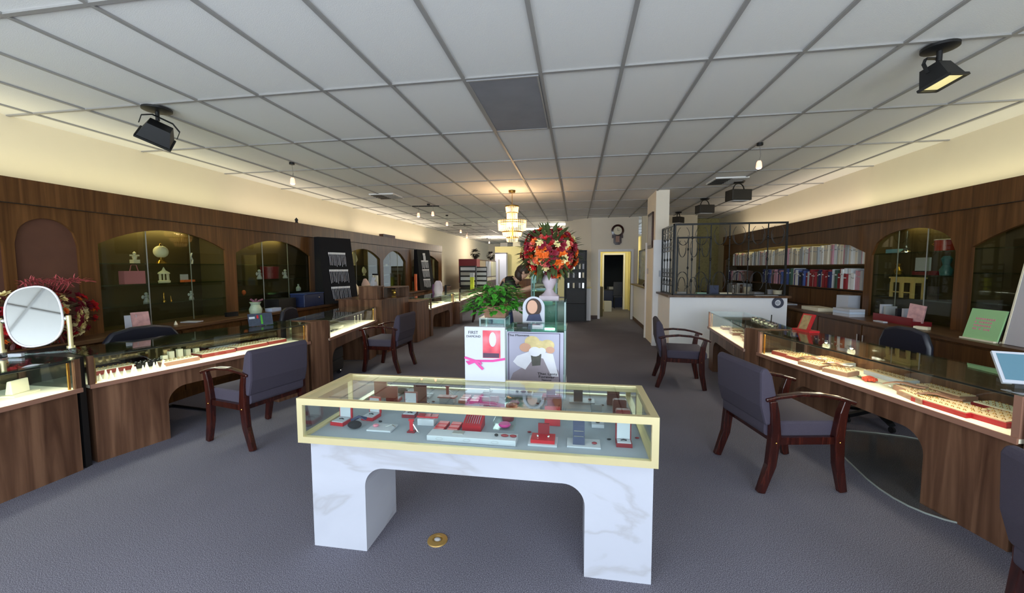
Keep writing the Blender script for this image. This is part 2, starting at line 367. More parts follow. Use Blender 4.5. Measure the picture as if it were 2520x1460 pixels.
for (x,y,l,sc) in ((2.78,7.6,'boxy black spotlight on a yoke nearest the iron screen corner',1.15),(2.75,9.35,'boxy black spotlight on a yoke, middle of the row over the office',1.1),(2.72,11.5,'small tilted black spotlight, farthest of the row over the office',1.0)):
    t=thing('yoke_spotlight',l,'spotlight',(x,y,CZ),.2 if y<11 else .9,'black spotlights on the ceiling')
    MB().lathe([(0,0),(.09*sc,0),(.07*sc,-.03),(0,-.03)],seg=20).build('ceiling_plate',BLACK,t,True)
    MB().sweep([(.085*sc*cos(a),0,-.13*sc+.1*sc*sin(a)) for a in [pi*k/12 for k in range(13)]],.02,.01,side=(0,1,0)).build('yoke',BLKMET,t)
    MB().box(-.15*sc,.15*sc,-.1*sc,.1*sc,-.29*sc,-.13*sc).build('housing',mat('spot_housing',(38,34,30),.5),t,bevel=.01)
    MB().box(-.12*sc,.12*sc,-.08*sc,.08*sc,-.296*sc,-.29*sc).build('lens',WHITE,t)
# track heads
def track(loc,heads,l,bar=None,aim=(-.5,-.3)):
    t=thing('track_light',l,'track light',loc,0,'halogen track lights')
    MB().cyl((0,0,-.03),.035,.03).build('ceiling_mount',BLKMET,t,True)
    if bar: MB().sweep([(-bar,0,-.045),(bar*.6,.05,-.05)],.022,.02).build('track_bar',BLKMET,t)
    for (x,y,dz) in heads:
        h=MB().sweep([(x,y,-.03),(x+.015,y,-.09-dz),(x,y,-.15-dz)],.008,seg=6); h.build('stem',CHROME,t)
        c=MB().lathe([(.018,-.15-dz),(.028,-.17-dz),(.034,-.23-dz),(.03,-.235-dz)],(x,y,0),14).build('lamp_head',mat('frosted_lamp_glass',(240,190,170),.3,emit=(255,170,140),es=.8),t,True)
        MB().ball((x,y,-.235-dz),(.028,.028,.014)).build('bulb',BULB,c)
        spot('track_spot',(loc[0]+x,loc[1]+y,loc[2]-.27-dz),(loc[0]+x+aim[0],loc[1]+y+aim[1],.8),10,(1,.8,.6),80)
track((-3.957,5.158,CZ),[(0,0,.06)],'single small halogen lamp hanging near the left wall cabinets')
track((2.165,5.319,CZ),[(0,0,.06)],'single frosted halogen lamp hanging over the right counters',aim=(.3,.2))
track((-3.4,8.96,CZ),[(-.25,0,.05),(.1,.0,.03)],'twin halogen lamps on a short bar over the bracelet counter',.4)
track((-3.75,13.2,CZ),[(-.1,-.1,.06),(.0,.3,.2)],'twin halogen lamps farther back on the left of the ceiling',.4)
track((-4.4,19.6,CZ),[(.1,0,.02)],'farthest halogen lamp on the left of the ceiling',.3)
point('far_wall_fill',(-4.0,19.4,2.55),38,(1,.88,.7),.08)  # added point light by the far track lamp, brightens the yellow partition
track((-3.6,10.9,CZ),[(0,0,.05)],'small dim halogen lamp between the two twin track lamps')
# chandelier
t=thing('chandelier','tiered crystal chandelier glowing gold above the aisle','chandelier',(-1.24,7.75,CZ))
MB().lathe([(0,0),(.07,0),(.06,-.035),(0,-.04)],seg=20).build('ceiling_canopy',BRASS,t,True)
MB().cyl((0,0,-.3),.006,.27).build('chain',BRASS,t)
fr=MB()
for (r,z) in ((.135,-.3),(.11,-.42),(.27,-.58),(.27,-.62),(.2,-.79),(.12,-.9)): fr.lathe([(r-.008,z-.012),(r,z-.012),(r,z+.012),(r-.008,z+.012)],seg=28,ring=True)
fr.cyl((0,0,-.9),.015,.6); fr.build('frame',BRASS,t,True)
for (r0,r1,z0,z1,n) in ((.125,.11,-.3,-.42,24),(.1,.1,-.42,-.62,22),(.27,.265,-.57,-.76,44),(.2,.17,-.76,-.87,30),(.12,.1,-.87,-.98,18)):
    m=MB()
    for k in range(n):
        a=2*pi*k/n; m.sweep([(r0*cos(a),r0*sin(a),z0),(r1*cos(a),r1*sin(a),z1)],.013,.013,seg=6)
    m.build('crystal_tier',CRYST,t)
for k in range(6):
    a=k*pi/3; MB().ball((.09*cos(a),.09*sin(a),-.66),(.018,.018,.035)).build('candle_bulb',mat('candle_bulb_glow',(255,230,180),.3,emit=(255,205,130),es=16) if k==0 else bpy.data.materials['candle_bulb_glow'],t)
point('chandelier_light',(-1.24,7.75,CZ-.55),17,(1,.72,.42),.18)
# ================================================================ WALL CABINETS
def arch_frame(y0,y1,zb,zt,a0,a1,spring,rise,n=16):
    """panel outline in (y,z) with one arched opening reaching the bottom"""
    c=(a0+a1)/2; h=(a1-a0)/2; e=2.1 if h<.7 else 2.4; seg=1.3<h*2<3
    arc=[]
    for k in range(n+1):
        u=-1+2*k/n; arc.append((c+h*u, spring+rise*((1-u*u) if seg else (1-abs(u)**e)**(1/e))))
    return [(y0,zb),(a0,zb)]+arc+[(a1,zb),(y1,zb),(y1,zt),(y0,zt)]
def cabinet(side,y0,y1,a0,a1,spring,rise,label,shelves=(1.15,1.39,1.63),lit=2.0,doors=True,panel=False,extra=None):
    s=-1 if side=='L' else 1; xf=-4.97 if side=='L' else 3.99; xb=XL+.01 if side=='L' else XR-.01
    t=thing('display_cabinet',label,'cabinet',(xf,y0,0)); w=y1-y0
    P=Matrix.Translation((-xf,-y0,0))
    MB(P).prism(arch_frame(y0,y1,.885,2.15,a0,a1,spring,rise),xf,xf+s*.03,'x').build('face_frame',WOOD,t)
    c=MB(P); c.box(xb,xb-s*.015,y0,y1,.885,2.15).box(xf+s*.03,xb,y0,y0+.02,.885,2.15).box(xf+s*.03,xb,y1-.02,y1,.885,2.15).box(xf+s*.03,xb,y0,y1,2.13,2.15)
    c.build('carcass',mat('cabinet_lining_'+label[:8],(74,60,34),.6,noise=.08,scale=4) if not panel else PANEL,t)
    if panel:
        MB(P).box(xf+s*.03,xf+s*.05,a0-.02,a1+.02,.885,2.1).build('arched_panel',PANEL,t); return t
    for z in shelves: MB(P).box(xf+s*.07,xb-s*.02,y0+.02,y1-.02,z-.014,z).build('shelf',GLASSG if doors else WOOD,t)
    if doors:
        n=3; ww=(a1-a0+.1)/n
        for k in range(n):
            d=MB(P).box(xf+s*(.04+.012*(k%2)),xf+s*(.046+.012*(k%2)),a0-.05+k*ww,a0-.05+(k+1)*ww+.02,.9,2.1).build('sliding_door',DARKG,t)
            MB(P).box(xf+s*(.038+.012*(k%2)),xf+s*(.048+.012*(k%2)),a0-.05+(k+1)*ww+.014,a0-.05+(k+1)*ww+.02,.9,2.1).build('edge_strip',TBAR,d)
    if lit:
        MB(P).box(xb-s*.06,xb-s*.09,a0+.1,a1-.1,2.10,2.125).build('light_tube',mat('cab_tube',(255,240,160),.5,emit=(255,225,120),es=1.5),t)
        area('cabinet_light',(xb-s*.075,(a0+a1)/2,2.095),(0,0,0),.03,(a1-a0)*.8,lit*1.0,(1,.86,.34))
    return t
cabinet('L',.6,2.79,2.24,2.77,1.8,.243,'dark wood wall panel whose closed arch is cut by the picture edge',panel=True)
cabinet('L',2.79,3.385,2.843,3.309,1.80,.243,'dark wood wall panel with a single closed arch behind the bouquet',panel=True)
cabinet('L',3.385,5.1,3.475,5.02,1.83,.203,'arched glass wall cabinet holding the pink bag and gold globe trophy')
cabinet('L',5.1,7.6,5.2,6.86,1.80,.225,'arched glass wall cabinet holding the burgundy drum box')
cabinet('L',7.6,9.68,8.0,9.6,1.80,.22,'arched glass wall cabinet with white jewelry busts',lit=1.3)
cabinet('L',9.68,11.19,9.77,11.16,1.76,.28,'arched glass wall cabinet left of the second black display tower',lit=.9)
cabinet('L',11.19,14.35,11.6,14.0,1.78,.24,'end wall cabinet on the left with reddish boxes inside',lit=.9)
# second closed arch, the sliver at the picture edge
cabinet('R',6.26,11.77,6.32,11.66,1.76,.21,'long open office bookcase with three shelves of books',shelves=(1.22,1.6),lit=2.2,doors=False)
cabinet('R',4.87,6.26,4.967,6.197,1.72,.305,'arched glass wall cabinet holding the small wooden stool and red pot',shelves=(1.17,1.46,1.74),lit=.6)
cabinet('R',2.6,4.87,2.75,4.795,1.76,.27,'arched glass wall cabinet behind the grey board at the right',shelves=(1.2,1.5,1.75),lit=.35)
def fascia(name,x0,x1,y0,y1,l):
    t=thing('fascia_board',l,'fascia',(0,0,0)); s=-1 if x0<0 else 1
    MB().box(x0,x0+s*.035,y0,y1,2.15,2.38).build('board',WOOD,t); MB().box(x0+s*.035,x1,y0,y1,2.15,2.17).build('top_deck',WOOD,t)
    MB().box(x0-s*.004,x0,y0,y1,2.15,2.156).build('edge_strip',BLACK,t)
fascia('L',-4.94,XL+.01,.6,14.35,'long dark wood fascia hiding cove lamps along the left wall')
fascia('R',3.96,XR-.01,1.0,11.77,'long dark wood fascia hiding cove lamps along the right wall')
def ledge(x0,x1,y0,y1,l,n,cl):
    s=-1 if x0<0 else 1
    tag(MB().box(x0,x1,y0,y1,.845,.885).build('worktop',WOODH,bevel=.004),l,'worktop')
    w=(y1-y0)/n
    for k in range(n):
        a=y0+k*w; t=thing('base_cabinet',f'{cl}, {ordn(k+1)} unit from the shop front','cabinet',(x0+s*.03,a,0),0,cl)
        MB().box(s*.02,x1-x0-s*.03,0,w-.003,0,.84).build('body',WOOD,t)
        for j in range(2):
            d=MB().box(0,s*.02,.01+j*w/2,w/2-.01+j*w/2,.1,.82).build('door',WOOD,t); MB().box(-s*.02,0,w/2+(-.06 if j==0 else .04),w/2+(-.04 if j==0 else .06),.6,.7).build('handle',CHROME,d)
ledge(-4.62,XL+.01,.6,14.35,'long dark wood back worktop under the left arched cabinets',8,'dark wood base cabinet under the left back worktop')
ledge(3.56,XR-.01,1.0,12.2,'long dark wood back worktop under the right arched cabinets',6,'dark wood base cabinet under the right back worktop')
# ================================================================ SHOWCASE COUNTERS
ZB, ZD, ZT = .62, .645, .885
def ucut(w,z1,l0,l1,top,r,n=8):
    """front outline of a base with a rounded kneehole"""
    p=[(0,0),(l0,0),(l0,top-r)]+[(l0+r-r*cos(pi/2*k/n),top-r+r*sin(pi/2*k/n)) for k in range(1,n+1)]
    p+=[(w-l1-r+r*sin(pi/2*k/n),top-r+r*cos(pi/2*k/n)) for k in range(0,n+1)]+[(w-l1,0),(w,0),(w,z1),(0,z1)]
    return p
CT={}
def counter(key,A,B,label,dep=.56,legs=(.5,.5),deck=DECKC,lamp=(1,.95,.78),lp=5,ar=(.16,.16),kn=.47,endr=True,warm=False):
    A=Vector((*A,0));B=Vector((*B,0)); w=(B-A).length; rz=math.atan2(B.y-A.y,B.x-A.x)
    t=thing('display_counter',label,'display counter',A,rz,'glass topped walnut display counters'); CT[key]=(A,rz,t,w)
    MB().prism(ucut(w-.04,ZB,legs[0],legs[1],kn,.15),.02,.045,'y',Matrix.Translation((.02,0,0))).build('front_panel',WOODR,t)
    for a,b in ((.02,legs[0]+.02),(w-legs[1]-.02,w-.02)): MB().box(a,b,.045,dep-.06,0,.6).build('pedestal',WOODR,t)
    MB().box(0,w,0,dep,ZB,ZD).build('deck',deck,t)
    MB().box(0,w,-.012,0,ZB-.004,ZD+.004).build('edge_trim',EDGE,t)
    for a,b in ((0,.035),(w-.035,w)):
        for c,d in ((0,.03),(dep-.03,dep)): MB().box(a,b,c,d,ZD,ZT-.008).build('corner_post',EDGE if warm else WOODR,t)
    MB().box(.035,w-.035,.006,.012,ZD,ZT-.008).build('front_glass',GLASS,t)
    MB().box(0,w,0,dep,ZT-.008,ZT).build('top_glass',GLASSG,t)
    for a,b in ((.0,.006),(w-.006,w)): MB().box(a,b,.03,dep-.03,ZD,ZT-.008).build('end_glass',GLASS,t)
    MB().box(.035,w/2+.02,dep-.02,dep-.014,ZD,ZT-.01).build('rear_door',DMIRROR if not warm else WOODR,t); MB().box(w/2-.02,w-.035,dep-.012,dep-.006,ZD,ZT-.01).build('rear_door',DMIRROR if not warm else WOODR,t)
    MB().sweep([(.05,.03,ZT-.025),(w-.05,.03,ZT-.025)],.014,seg=8).build('lamp_rail',BLKMET,t)
    for x in (.05,w-.05): MB().box(x-.006,x+.006,.035,.047,ZD,ZT-.02).build('lamp_post',BRASS,t)
    area('case_light',(w/2,.06,ZT-.035),(R(-14),0,0),w-.15,.03,lp,lamp,t)
    return t
counter('L0',(-3.77,.9),(-3.77,2.46),'walnut display counter carrying the oval vanity mirror',legs=(.6,.66),lp=2.6)
counter('L1',(-3.80,2.53),(-3.30,4.50),'walnut display counter with ring stands, trays and a purple chair before it',legs=(.5,.42),lp=3.6)
counter('L2',(-3.20,4.74),(-3.50,6.58),'walnut display counter with watches next to the tall wood cabinet',legs=(.1,.3),lp=3)
counter('L4',(-3.25,8.62),(-3.29,10.45),'walnut display counter beyond the tall wood cabinet',legs=(.15,.3),lp=4.5)
counter('L5',(-3.17,10.65),(-3.45,14.9),'farthest walnut display counter along the left wall',legs=(.3,.3),lp=6)
counter('R1',(1.93,4.60),(2.33,2.46),'walnut display counter full of red ring trays under warm halogen lamps',dep=.54,legs=(.5,.46),lamp=(1,.86,.68),lp=2.5,warm=True)
counter('R2',(2.03,6.55),(1.87,4.77),'walnut display counter ending at the white half wall',dep=.5,legs=(.25,.3),lamp=(1,.86,.68),lp=2.2,warm=True)
counter('R0',(2.41,2.34),(2.41,.7),'walnut display counter mostly cut off by the picture edge, nearest the shop window',dep=.54,legs=(.4,.4),lamp=(1,.8,.55),lp=2.5,warm=True)
def block(poly,h,label,m=WOODR):
    t=thing('corner_cabinet',label,'cabinet',(0,0,0)); MB().prism(poly,0,ZB-.02,'z').build('base',m,t); MB().prism(poly,ZB-.02,h-.02,'z').build('body',m,t); MB().prism(poly,h-.02,h,'z').build('top',m,t)
    return t
block([(-3.80,2.465),(-3.815,2.515),(-4.35,2.655),(-4.52,2.9),(-4.56,2.465)],ZT-.001,'dark filler cabinet in the corner between the mirror counter and ring counter',BLACK)
block([(-3.29,4.52),(-3.20,4.725),(-3.66,4.635)],ZT+.005,'wedge of walnut joining the ring counter to the watch counter')
block([(1.87,4.76),(1.93,4.61),(2.30,4.69)],ZT+.005,'wedge of walnut joining the two warm lit counters')
block([(2.34,2.445),(2.41,2.35),(2.94,2.35),(2.86,2.545)],ZT+.005,'narrow walnut wedge nearest the tablet computer')
# tall wood service cabinet past the watch counter
t=thing('service_cabinet','tall plain wood service cabinet at the end of the watch counter','cabinet',(-4.35,6.66,0))
MB().box(.06,.9,.01,1.18,0,.98).build('body',WOODR,t); MB().box(0.0,.91,0,1.2,.98,1.0).build('top',WOODR,t)
t=thing('side_panel_cabinet','low dark walnut block between the service cabinet and next counter','cabinet',(-3.95,7.88,0)); MB().box(0,.66,0,.70,0,.84).build('body',WOODR,t); MB().box(-.01,.68,-.0,.71,.84,.86).build('top',WOODR,t)
t=thing('riser_box','plain wood box standing upright on the service cabinet','riser',(-3.93,6.75,1.0)); MB().box(0,.36,0,.28,0,.22).build('body',WOODR,t); MB().box(-.005,.365,-.005,.285,.22,.235).build('lid',WOODR,t)
t=thing('clock_display_box','small glass fronted box with a gold clock on the service cabinet','display box',(-3.56,6.95,1.0))
m=MB().box(0,.02,0,.5,0,.2).box(0,.3,.48,.5,0,.2).box(0,.3,0,.5,.2,.215).box(0,.3,0,.5,0,.01); m.build('shell',WOODR,t); MB().box(.02,.3,.0,.006,.01,.2).build('pane',GLASS,t)
tag(MB().box(-.03,.03,-.03,.03,0,.03).ball((0,0,.08),(.04,.02,.05)).box(-.035,.035,-.02,.02,.125,.14).build('gold_clock',BRASS,loc=(-3.42,7.12,1.012)),'tiny gold clock inside the glass fronted display box','clock')
tag(MB().box(-.14,.14,-.2,.2,0,.012).build('folded_cloth',PURPLE,loc=(-3.62,7.62,1.0)),'folded purple cloth on top of the service cabinet','cloth')
tag(MB().box(-.06,.06,-.005,.005,0,.16).box(-.05,.05,0,.07,0,.01).build('photo_easel',WCARD,loc=(-3.75,6.9,1.237),rot=(R(-15),0,-.6)),'white card on an easel above the service cabinet','card')
t=thing('table_lamp','small lamp with a grey white shade on the service cabinet','lamp',(-3.95,7.35,1.0)); MB().lathe([(.06,0),(.06,.02),(.015,.03),(.015,.1)]).build('lamp_base',NAVY,t,True); MB().lathe([(.1,.1),(.06,.3)],seg=16).build('lamp_shade',WCARD,t,True)
t=thing('picture_stand','cream framed sheet on a black stand above the service cabinet','frame',(-4.1,7.7,1.0)); MB().box(-.1,.1,-.01,.01,.12,.42).build('sheet',CREAMP,t,rot=(0,0,-.6)); m=MB().box(-.01,.01,-.01,.01,0,.42).box(-.11,.11,-.012,.012,.42,.45).box(-.06,.06,-.05,.05,0,.01); m.build('stand',BLACK,t,rot=(0,0,-.6))
# ---------------------------------------------------------------- ring trays, stands and small stock
def put(key,u,v,z=ZD):
    A,rz,t,w=CT[key]; return Vector((A.x+cos(rz)*u-sin(rz)*v, A.y+sin(rz)*u+cos(rz)*v, z)), rz
def tray(key,u,v,w,d,label,rot=0,side=TRED,top=CREAMP,tilt=0,rows=True,gem=None,dz=0):
    p,rz=put(key,u,v,ZD+dz); t=thing('ring_tray',label,'jewelry tray',p,0,'jewelry trays in the counters',rot=(R(tilt),0,rz+rot))
    h=.035; MB().box(-w/2,w/2,-d/2,d/2,0,h).build('tray_body',side,t)
    MB().box(-w/2+.008,w/2-.008,-d/2+.008,d/2-.008,h,h+.006).build('foam_pad',top,t)
    if rows:
        m=MB(); nx=int(w/.035); ny=int(d/.045)
        for i in range(nx):
            for j in range(ny):
                x=-w/2+.03+i*(w-.06)/max(1,nx-1); y=-d/2+.03+j*(d-.06)/max(1,ny-1)
                m.sweep([(x+.008*cos(a),y,h+.008+.008*sin(a)) for a in (0,pi/3,2*pi/3,pi)],.003)
        m.build('ring_rows',gem or BRASS,t)['kind']='stuff'
    return t
tray('L1',.30,.40,.30,.13,'red sided tray nearest the mirror in the ring counter',side=TRED)
tray('L1',.55,.36,.24,.12,'dark topped tray behind the white ring cones',side=BLACK,top=BLACK,gem=SILVER)
tray('L1',.72,.22,.30,.13,'shallow cream tray in front of the white blocks',side=EDGE,rows=True)
tray('L1',1.10,.33,.34,.2,'red sided ring tray right of the white blocks, filled with rings',side=TRED)
tray('L1',1.48,.36,.36,.2,'red sided tray in the ring counter half hidden by the purple chair',side=TRED)
tray('L1',1.30,.48,.3,.1,'white paper topped tray at the back of the ring counter',side=DRED,top=WCARD,rows=False)
tray('L1',1.80,.38,.24,.2,'red tray at the far end of the ring counter',side=TRED)
MBR=MB().lathe([(.018,0),(.012,.018),(.006,.04),(.004,.055),(0,.058)],seg=10)
k=0
for (u,v,s) in ((.10,.10,1),(.17,.10,1.2),(.22,.12,1.35),(.27,.13,1),(.31,.10,1),(.35,.14,1),(.40,.13,1),(.44,.16,1.3),(.49,.15,1.1),(.53,.19,1),(.57,.17,1.2),(.60,.21,1),(.16,.16,1.3),(.36,.2,1.2)):
    k+=1; p,rz=put('L1',u,v)
    if k==1: o=MBR.build('ring_cone',CREAMP,smooth=True); rc=o
    else: o=rc.copy(); COL.objects.link(o)
    o.location=p; o.scale=(s,s,s); tag(o,f'white ring cone in the ring counter, {ordn(k)} counted from the mirror end','ring stand','white ring cones')
for k,(u,v,h) in enumerate(((.66,.34,.075),(.73,.37,.1),(.80,.36,.11),(.90,.42,.085),(.98,.42,.08))):
    p,rz=put('L1',u,v); tag(MB().box(-.022,.022,-.02,.02,0,h).box(-.018,.018,-.023,-.02,.01,h*.9).build('display_block',CREAMP,loc=p,rot=(0,0,rz)),f'white earring block on the ring counter deck, {ordn(k+1)} from the mirror end','display block','white earring blocks')
for k,(u,v,c) in enumerate(((1.62,.5,LEAF),(1.72,.52,LEAF))):
    p,rz=put('L1',u,v); tag(MB().lathe([(.03,0),(.045,.01),(.045,.014),(.03,.02)],seg=14).build('green_bangle',c,loc=p,smooth=True),'green bangle lying near the far end of the ring counter, '+('nearer' if k==0 else 'farther')+' of two','bangle','green bangles')
# watch counter stock
for k,(u,v) in enumerate(((1.0,.2),(1.12,.24),(1.22,.2))):
    p,rz=put('L2',u*.6,v); t=thing('wristwatch','silver watch lying on the watch counter deck, '+ordn(k+1)+' from the wedge','watch',p,rz,'watches on the deck')
    MB().cyl((0,0,.005),.022,.01).build('dial',SILVER,t); MB().sweep([(-.09,0,.004),(-.05,.01,.01),(0,0,.01),(.05,.01,.01),(.09,0,.004)],.016,.004,side=(0,1,0)).build('strap',BLACK,t)
for k,(u,v) in enumerate(((.85,.25),(.98,.3))):
    p,rz=put('L2',u,v); tag(MB().rbox(-.07,.07,-.05,.05,0,.03,.012).build('watch_pillow',CREAMP,loc=p,rot=(0,0,rz)),'cream watch pillow in the watch counter, '+('nearer' if k==0 else 'farther')+' of two','display pillow','watch pillows')
for k in range(3):
    p,rz=put('L2',1.38+k*.14,.2); t=thing('pendant_stand',f'thin white pendant stand at the end of the watch counter, {ordn(k+1)} of three','display stand',p,rz,'thin pendant stands')
    MB().cyl((0,0,0),.02,.006).build('foot',CREAMP,t,True); MB().sweep([(0,0,.005),(0,0,.12)],.006).box(-.02,.02,-.004,.004,.12,.13).build('pole',CREAMP,t)
for key,us in (('L4',(.3,.55,.8,1.1,1.4)),('L5',(.3,.7,1.2,1.8,2.4))):
    for k,u in enumerate(us): tray(key,u,.25,.18,.16,f'{ordn(k+1)} pale tray in the '+('counter beyond the tall wood cabinet' if key=='L4' else 'farthest counter'),side=CREAMP,rows=False,top=(CREAMP,BLACK)[k%2])
# mirror counter stock
p,rz=put('L0',1.36,.27); t=thing('slanted_ring_stand','white slanted earring stand alone in the mirror counter','display stand',p,rz+.25)
MB().box(-.085,.085,-.06,.06,0,.012).build('foot',CREAMP,t); MB().prism([(-.02,.012),(.03,.012),(.012,.11),(-.012,.115)],-.06,.06,'x').build('pad',CREAMP,t,bevel=.006)
# warm counter stock (R1)
for (u,v,w,d,r,tl,l,sd) in ((.16,.20,.20,.16,.15,0,'flat red tray at the far left corner of the warm lit counter',TRED),
    (.36,.22,.22,.18,.1,5,'open red tray of gold rings second from the far end',TRED),(.60,.28,.24,.14,-.25,0,'long pale pink ridged tray lying crosswise',EDGE),
    (.62,.14,.22,.15,.12,4,'sandy ring pad tilted beside the pink ridged tray',EDGE),(.86,.17,.20,.15,.3,3,'sandy ring pad just left of the red rose',EDGE),
    (1.42,.25,.2,.17,-.2,0,'small tray holding dark pieces right of the red rose',EDGE),(1.55,.16,.22,.18,-.25,4,'large sandy ring pad with a curled pink edge',EDGE),
    (1.72,.14,.32,.16,.02,6,'bright red edged tray nearest the end post, full of gold rings',RED),(1.93,.20,.2,.2,.1,3,'gold ring pad in the corner by the end post',RED),
    (1.84,.40,.3,.15,.05,0,'dark red tray at the back near the end post',DRED),(1.45,.42,.3,.13,.0,0,'flat grey pink tray along the back of the warm lit counter',EDGE),(1.05,.42,.34,.13,0,0,'pale jewelry mat behind the red rose',WCARD),(.5,.43,.3,.13,0,0,'flat white mat under the two bright halogen stars',WCARD)):
    tray('R1',u,v,w,d,l,r,sd,TAN if sd!=DRED else CREAMP,tl)
def curl(u,v,l,r=0):
    p,rz=put('R1',u,v); tag(MB().sweep([(-.12,0,.03),(-.06,0,.055),(0,0,.065),(.07,0,.055),(.12,0,.06)],.05,.008,side=(0,1,0)).build('curled_lid',EDGE,loc=p,rot=(0,0,rz+r)),l,'tray lid','curled tray lids')
curl(.50,.20,'curled pink tray lid between the first two ring pads',.5); curl(.75,.22,'curled pink tray lid in the middle of the warm lit counter',.45); curl(1.36,.22,'curled pink tray lid right of the rose',.4); curl(1.62,.18,'curled pink tray lid beside the bright red tray',.4)
p,rz=put('R1',1.10,.20); t=thing('red_rose','dried red rose with a stem lying in the warm lit counter','flower',p,rz)
m=MB()
for k in range(26):
    a=k*2.4; r=.008+.0013*k; m.ball((r*cos(a),r*sin(a),.03-.0006*k),(.014,.014,.016),6)
m.build('bloom',mat('dried_rose',(196,70,44),.7),t,True); MB().sweep([(.02,0,.015),(.09,.02,.01),(.17,.01,.01)],.006,seg=6).build('stem',SILVER,t)
m=MB()
for k in range(5): m.add([(-.03-.012*k,0,.01),(-.05-.012*k,.02*(-1)**k,.02),(-.075-.012*k,.01*(-1)**k,.012),(-.05-.012*k,-.006*(-1)**k,.008)],[(0,1,2,3)])
m.build('leaf',LEAFD,t)
for k,(u,v) in enumerate(((.42,.40),(.70,.40))):
    p,rz=put('R1',u,v,ZT-.05); t=thing('halogen_puck','bright halogen lamp inside the warm lit counter, '+('farther' if k==0 else 'nearer')+' of the two','lamp',p,rz,'halogen lamps in the counter')
    MB().cyl((0,0,0),.02,.02).build('housing',CHROME,t,True); MB().ball((0,0,-.004),.012).build('bulb',mat('star_bulb',(255,240,200),.3,emit=(255,225,160),es=60) if k==0 else bpy.data.materials['star_bulb'],t)
    spot('halogen_spot',p-Vector((0,0,.02)),(p.x-.2,p.y-.1,ZD),5,(1,.8,.5),120)
for k,(u,c) in enumerate(((.25,SILVER),(.5,BLACK),(.75,WCARD),(1.0,CREAMP),(1.3,DRED),(1.55,EDGE))):
    tray('R2',u,.2+.06*(k%2),.15,.14,f'small tray in the counter by the half wall, {ordn(k+1)} from the half wall',side=EDGE,rows=k%2==0,top=CREAMP if k!=1 else TAN)
for k,u in enumerate((.95,1.1,1.25,1.4,1.52,1.62)):
    p,rz=put('R2',u,.34,ZT); tag(MB().lathe([(.028,0),(.035,.02),(.02,.03),(.0,.032)],seg=12).build('silver_trinket',SILVER if k%2 else CHROME,loc=p,smooth=True),f'silver trinket on top of the half wall counter, {ordn(k+1)} from the half wall','trinket','silver trinkets')
p,rz=put('R2',1.35,.40,ZT); t=thing('pen_stand','small dark pen on a stand on the half wall counter','pen',p,rz); MB().cyl((0,0,0),.035,.015).build('foot',BLACK,t,True); MB().sweep([(0,0,.01),(-.05,.02,.1)],.012,seg=8).build('pen',BLKMET,t)
# red framed card standee by the black office chair
p,rz=put('R1',.05,.45,ZT); t=thing('red_framed_standee','red framed picture card leaning open on the counter by the office chair','picture card',p,0,rot=(0,0,rz))
MB().box(-.075,.075,-.006,.006,0,.19).build('frame',RED,t,rot=(R(-22),0,.1)); MB().box(-.058,.04,-.009,-.0065,.015,.175).build('picture',mat('standee_print',(150,130,90),.5,noise=.7,scale=25),t,rot=(R(-22),0,.1)); MB().box(-.09,.15,-.05,.06,0,.02).build('foot',RED,t)
# tablet on R0
t=thing('tablet_computer','tablet computer with a blue screen propped on a black base','tablet',(2.53,2.63,ZT),0,rot=(0,0,-.3)); MB().box(-.1,.1,-.07,.09,0,.02).build('stand',BLACK,t)
MB().box(-.14,.14,-.008,.008,.0,.2).build('bezel',WCARD,t,rot=(R(-38),0,0),loc=(0,-.05,.02)); MB().box(-.125,.125,-.0105,-.0085,.02,.185).build('screen',mat('tablet_screen',(70,100,115),.2,emit=(80,120,140),es=.25),t,rot=(R(-38),0,0),loc=(0,-.05,.02))
# acrylic card holder, brochure pack on the ring counter
t=thing('card_holder','clear plastic business card holder beside the oval mirror','card holder',(-4.28,2.40,ZT),.3); MB().box(-.05,.05,-.03,.03,0,.006).box(-.05,.05,.02,.026,0,.035).build('holder',GLASS,t); MB().box(-.045,.045,-.012,.012,.006,.028).build('card_stack',WCARD,t)
p,rz=put('L1',1.62,.30,ZT); t=thing('leaflet_rack','clear leaflet rack with dark flowered leaflets on the ring counter','leaflet rack',p,rz-.25)
MB().box(-.14,.14,-.03,.04,0,.008).build('rack',GLASS,t); MB().box(-.13,.13,-.004,.004,.005,.15).build('leaflet',mat('flowered_leaflet',(52,60,78),.5,noise=.6,scale=30),t,rot=(R(-15),0,0)); MB().box(-.12,-.06,-.006,-.0045,.09,.115).build('white_label',WCARD,t,rot=(R(-15),0,0)); MB().box(.0,.02,-.006,-.0045,.02,.13).build('green_stripe',LEAF,t,rot=(R(-15),0,0)); MB().box(-.04,-.02,-.006,-.0045,.09,.13).build('red_mark',RED,t,rot=(R(-15),0,0))
# ================================================================ CENTRE ISLAND
IX0,IX1,IY0,IY1=-1.482,.388,1.888,2.402; IB,ITP=.622,.868
t=thing('island_showcase','brass framed glass showcase on a white marble base in the aisle','display case',(0,0,0))
MB().prism([(x-1.449,z) for x,z in ucut(1.826,IB,.318,.326,.482,.11,10)],1.946,2.312,'y').build('base',MARBLE,t)
f=MB(); b=.036
for z0,z1 in ((IB,IB+.034),(ITP-.036,ITP)): f.box(IX0,IX1,IY0,IY0+b*.7,z0,z1).box(IX0,IX1,IY1-b*.7,IY1,z0,z1).box(IX0,IX0+b,IY0+b*.7,IY1-b*.7,z0,z1).box(IX1-b,IX1,IY0+b*.7,IY1-b*.7,z0,z1)
for xx in (IX0,IX1-b*.9):
    for yy in (IY0,IY1-b*.7): f.box(xx,xx+b*.9,yy,yy+b*.7,IB+.034,ITP-.036)
f.build('frame',GOLD,t)
MB().box(IX0+.02,IX1-.02,IY0+.02,IY1-.02,IB+.006,ZD).build('deck',DECK,t)
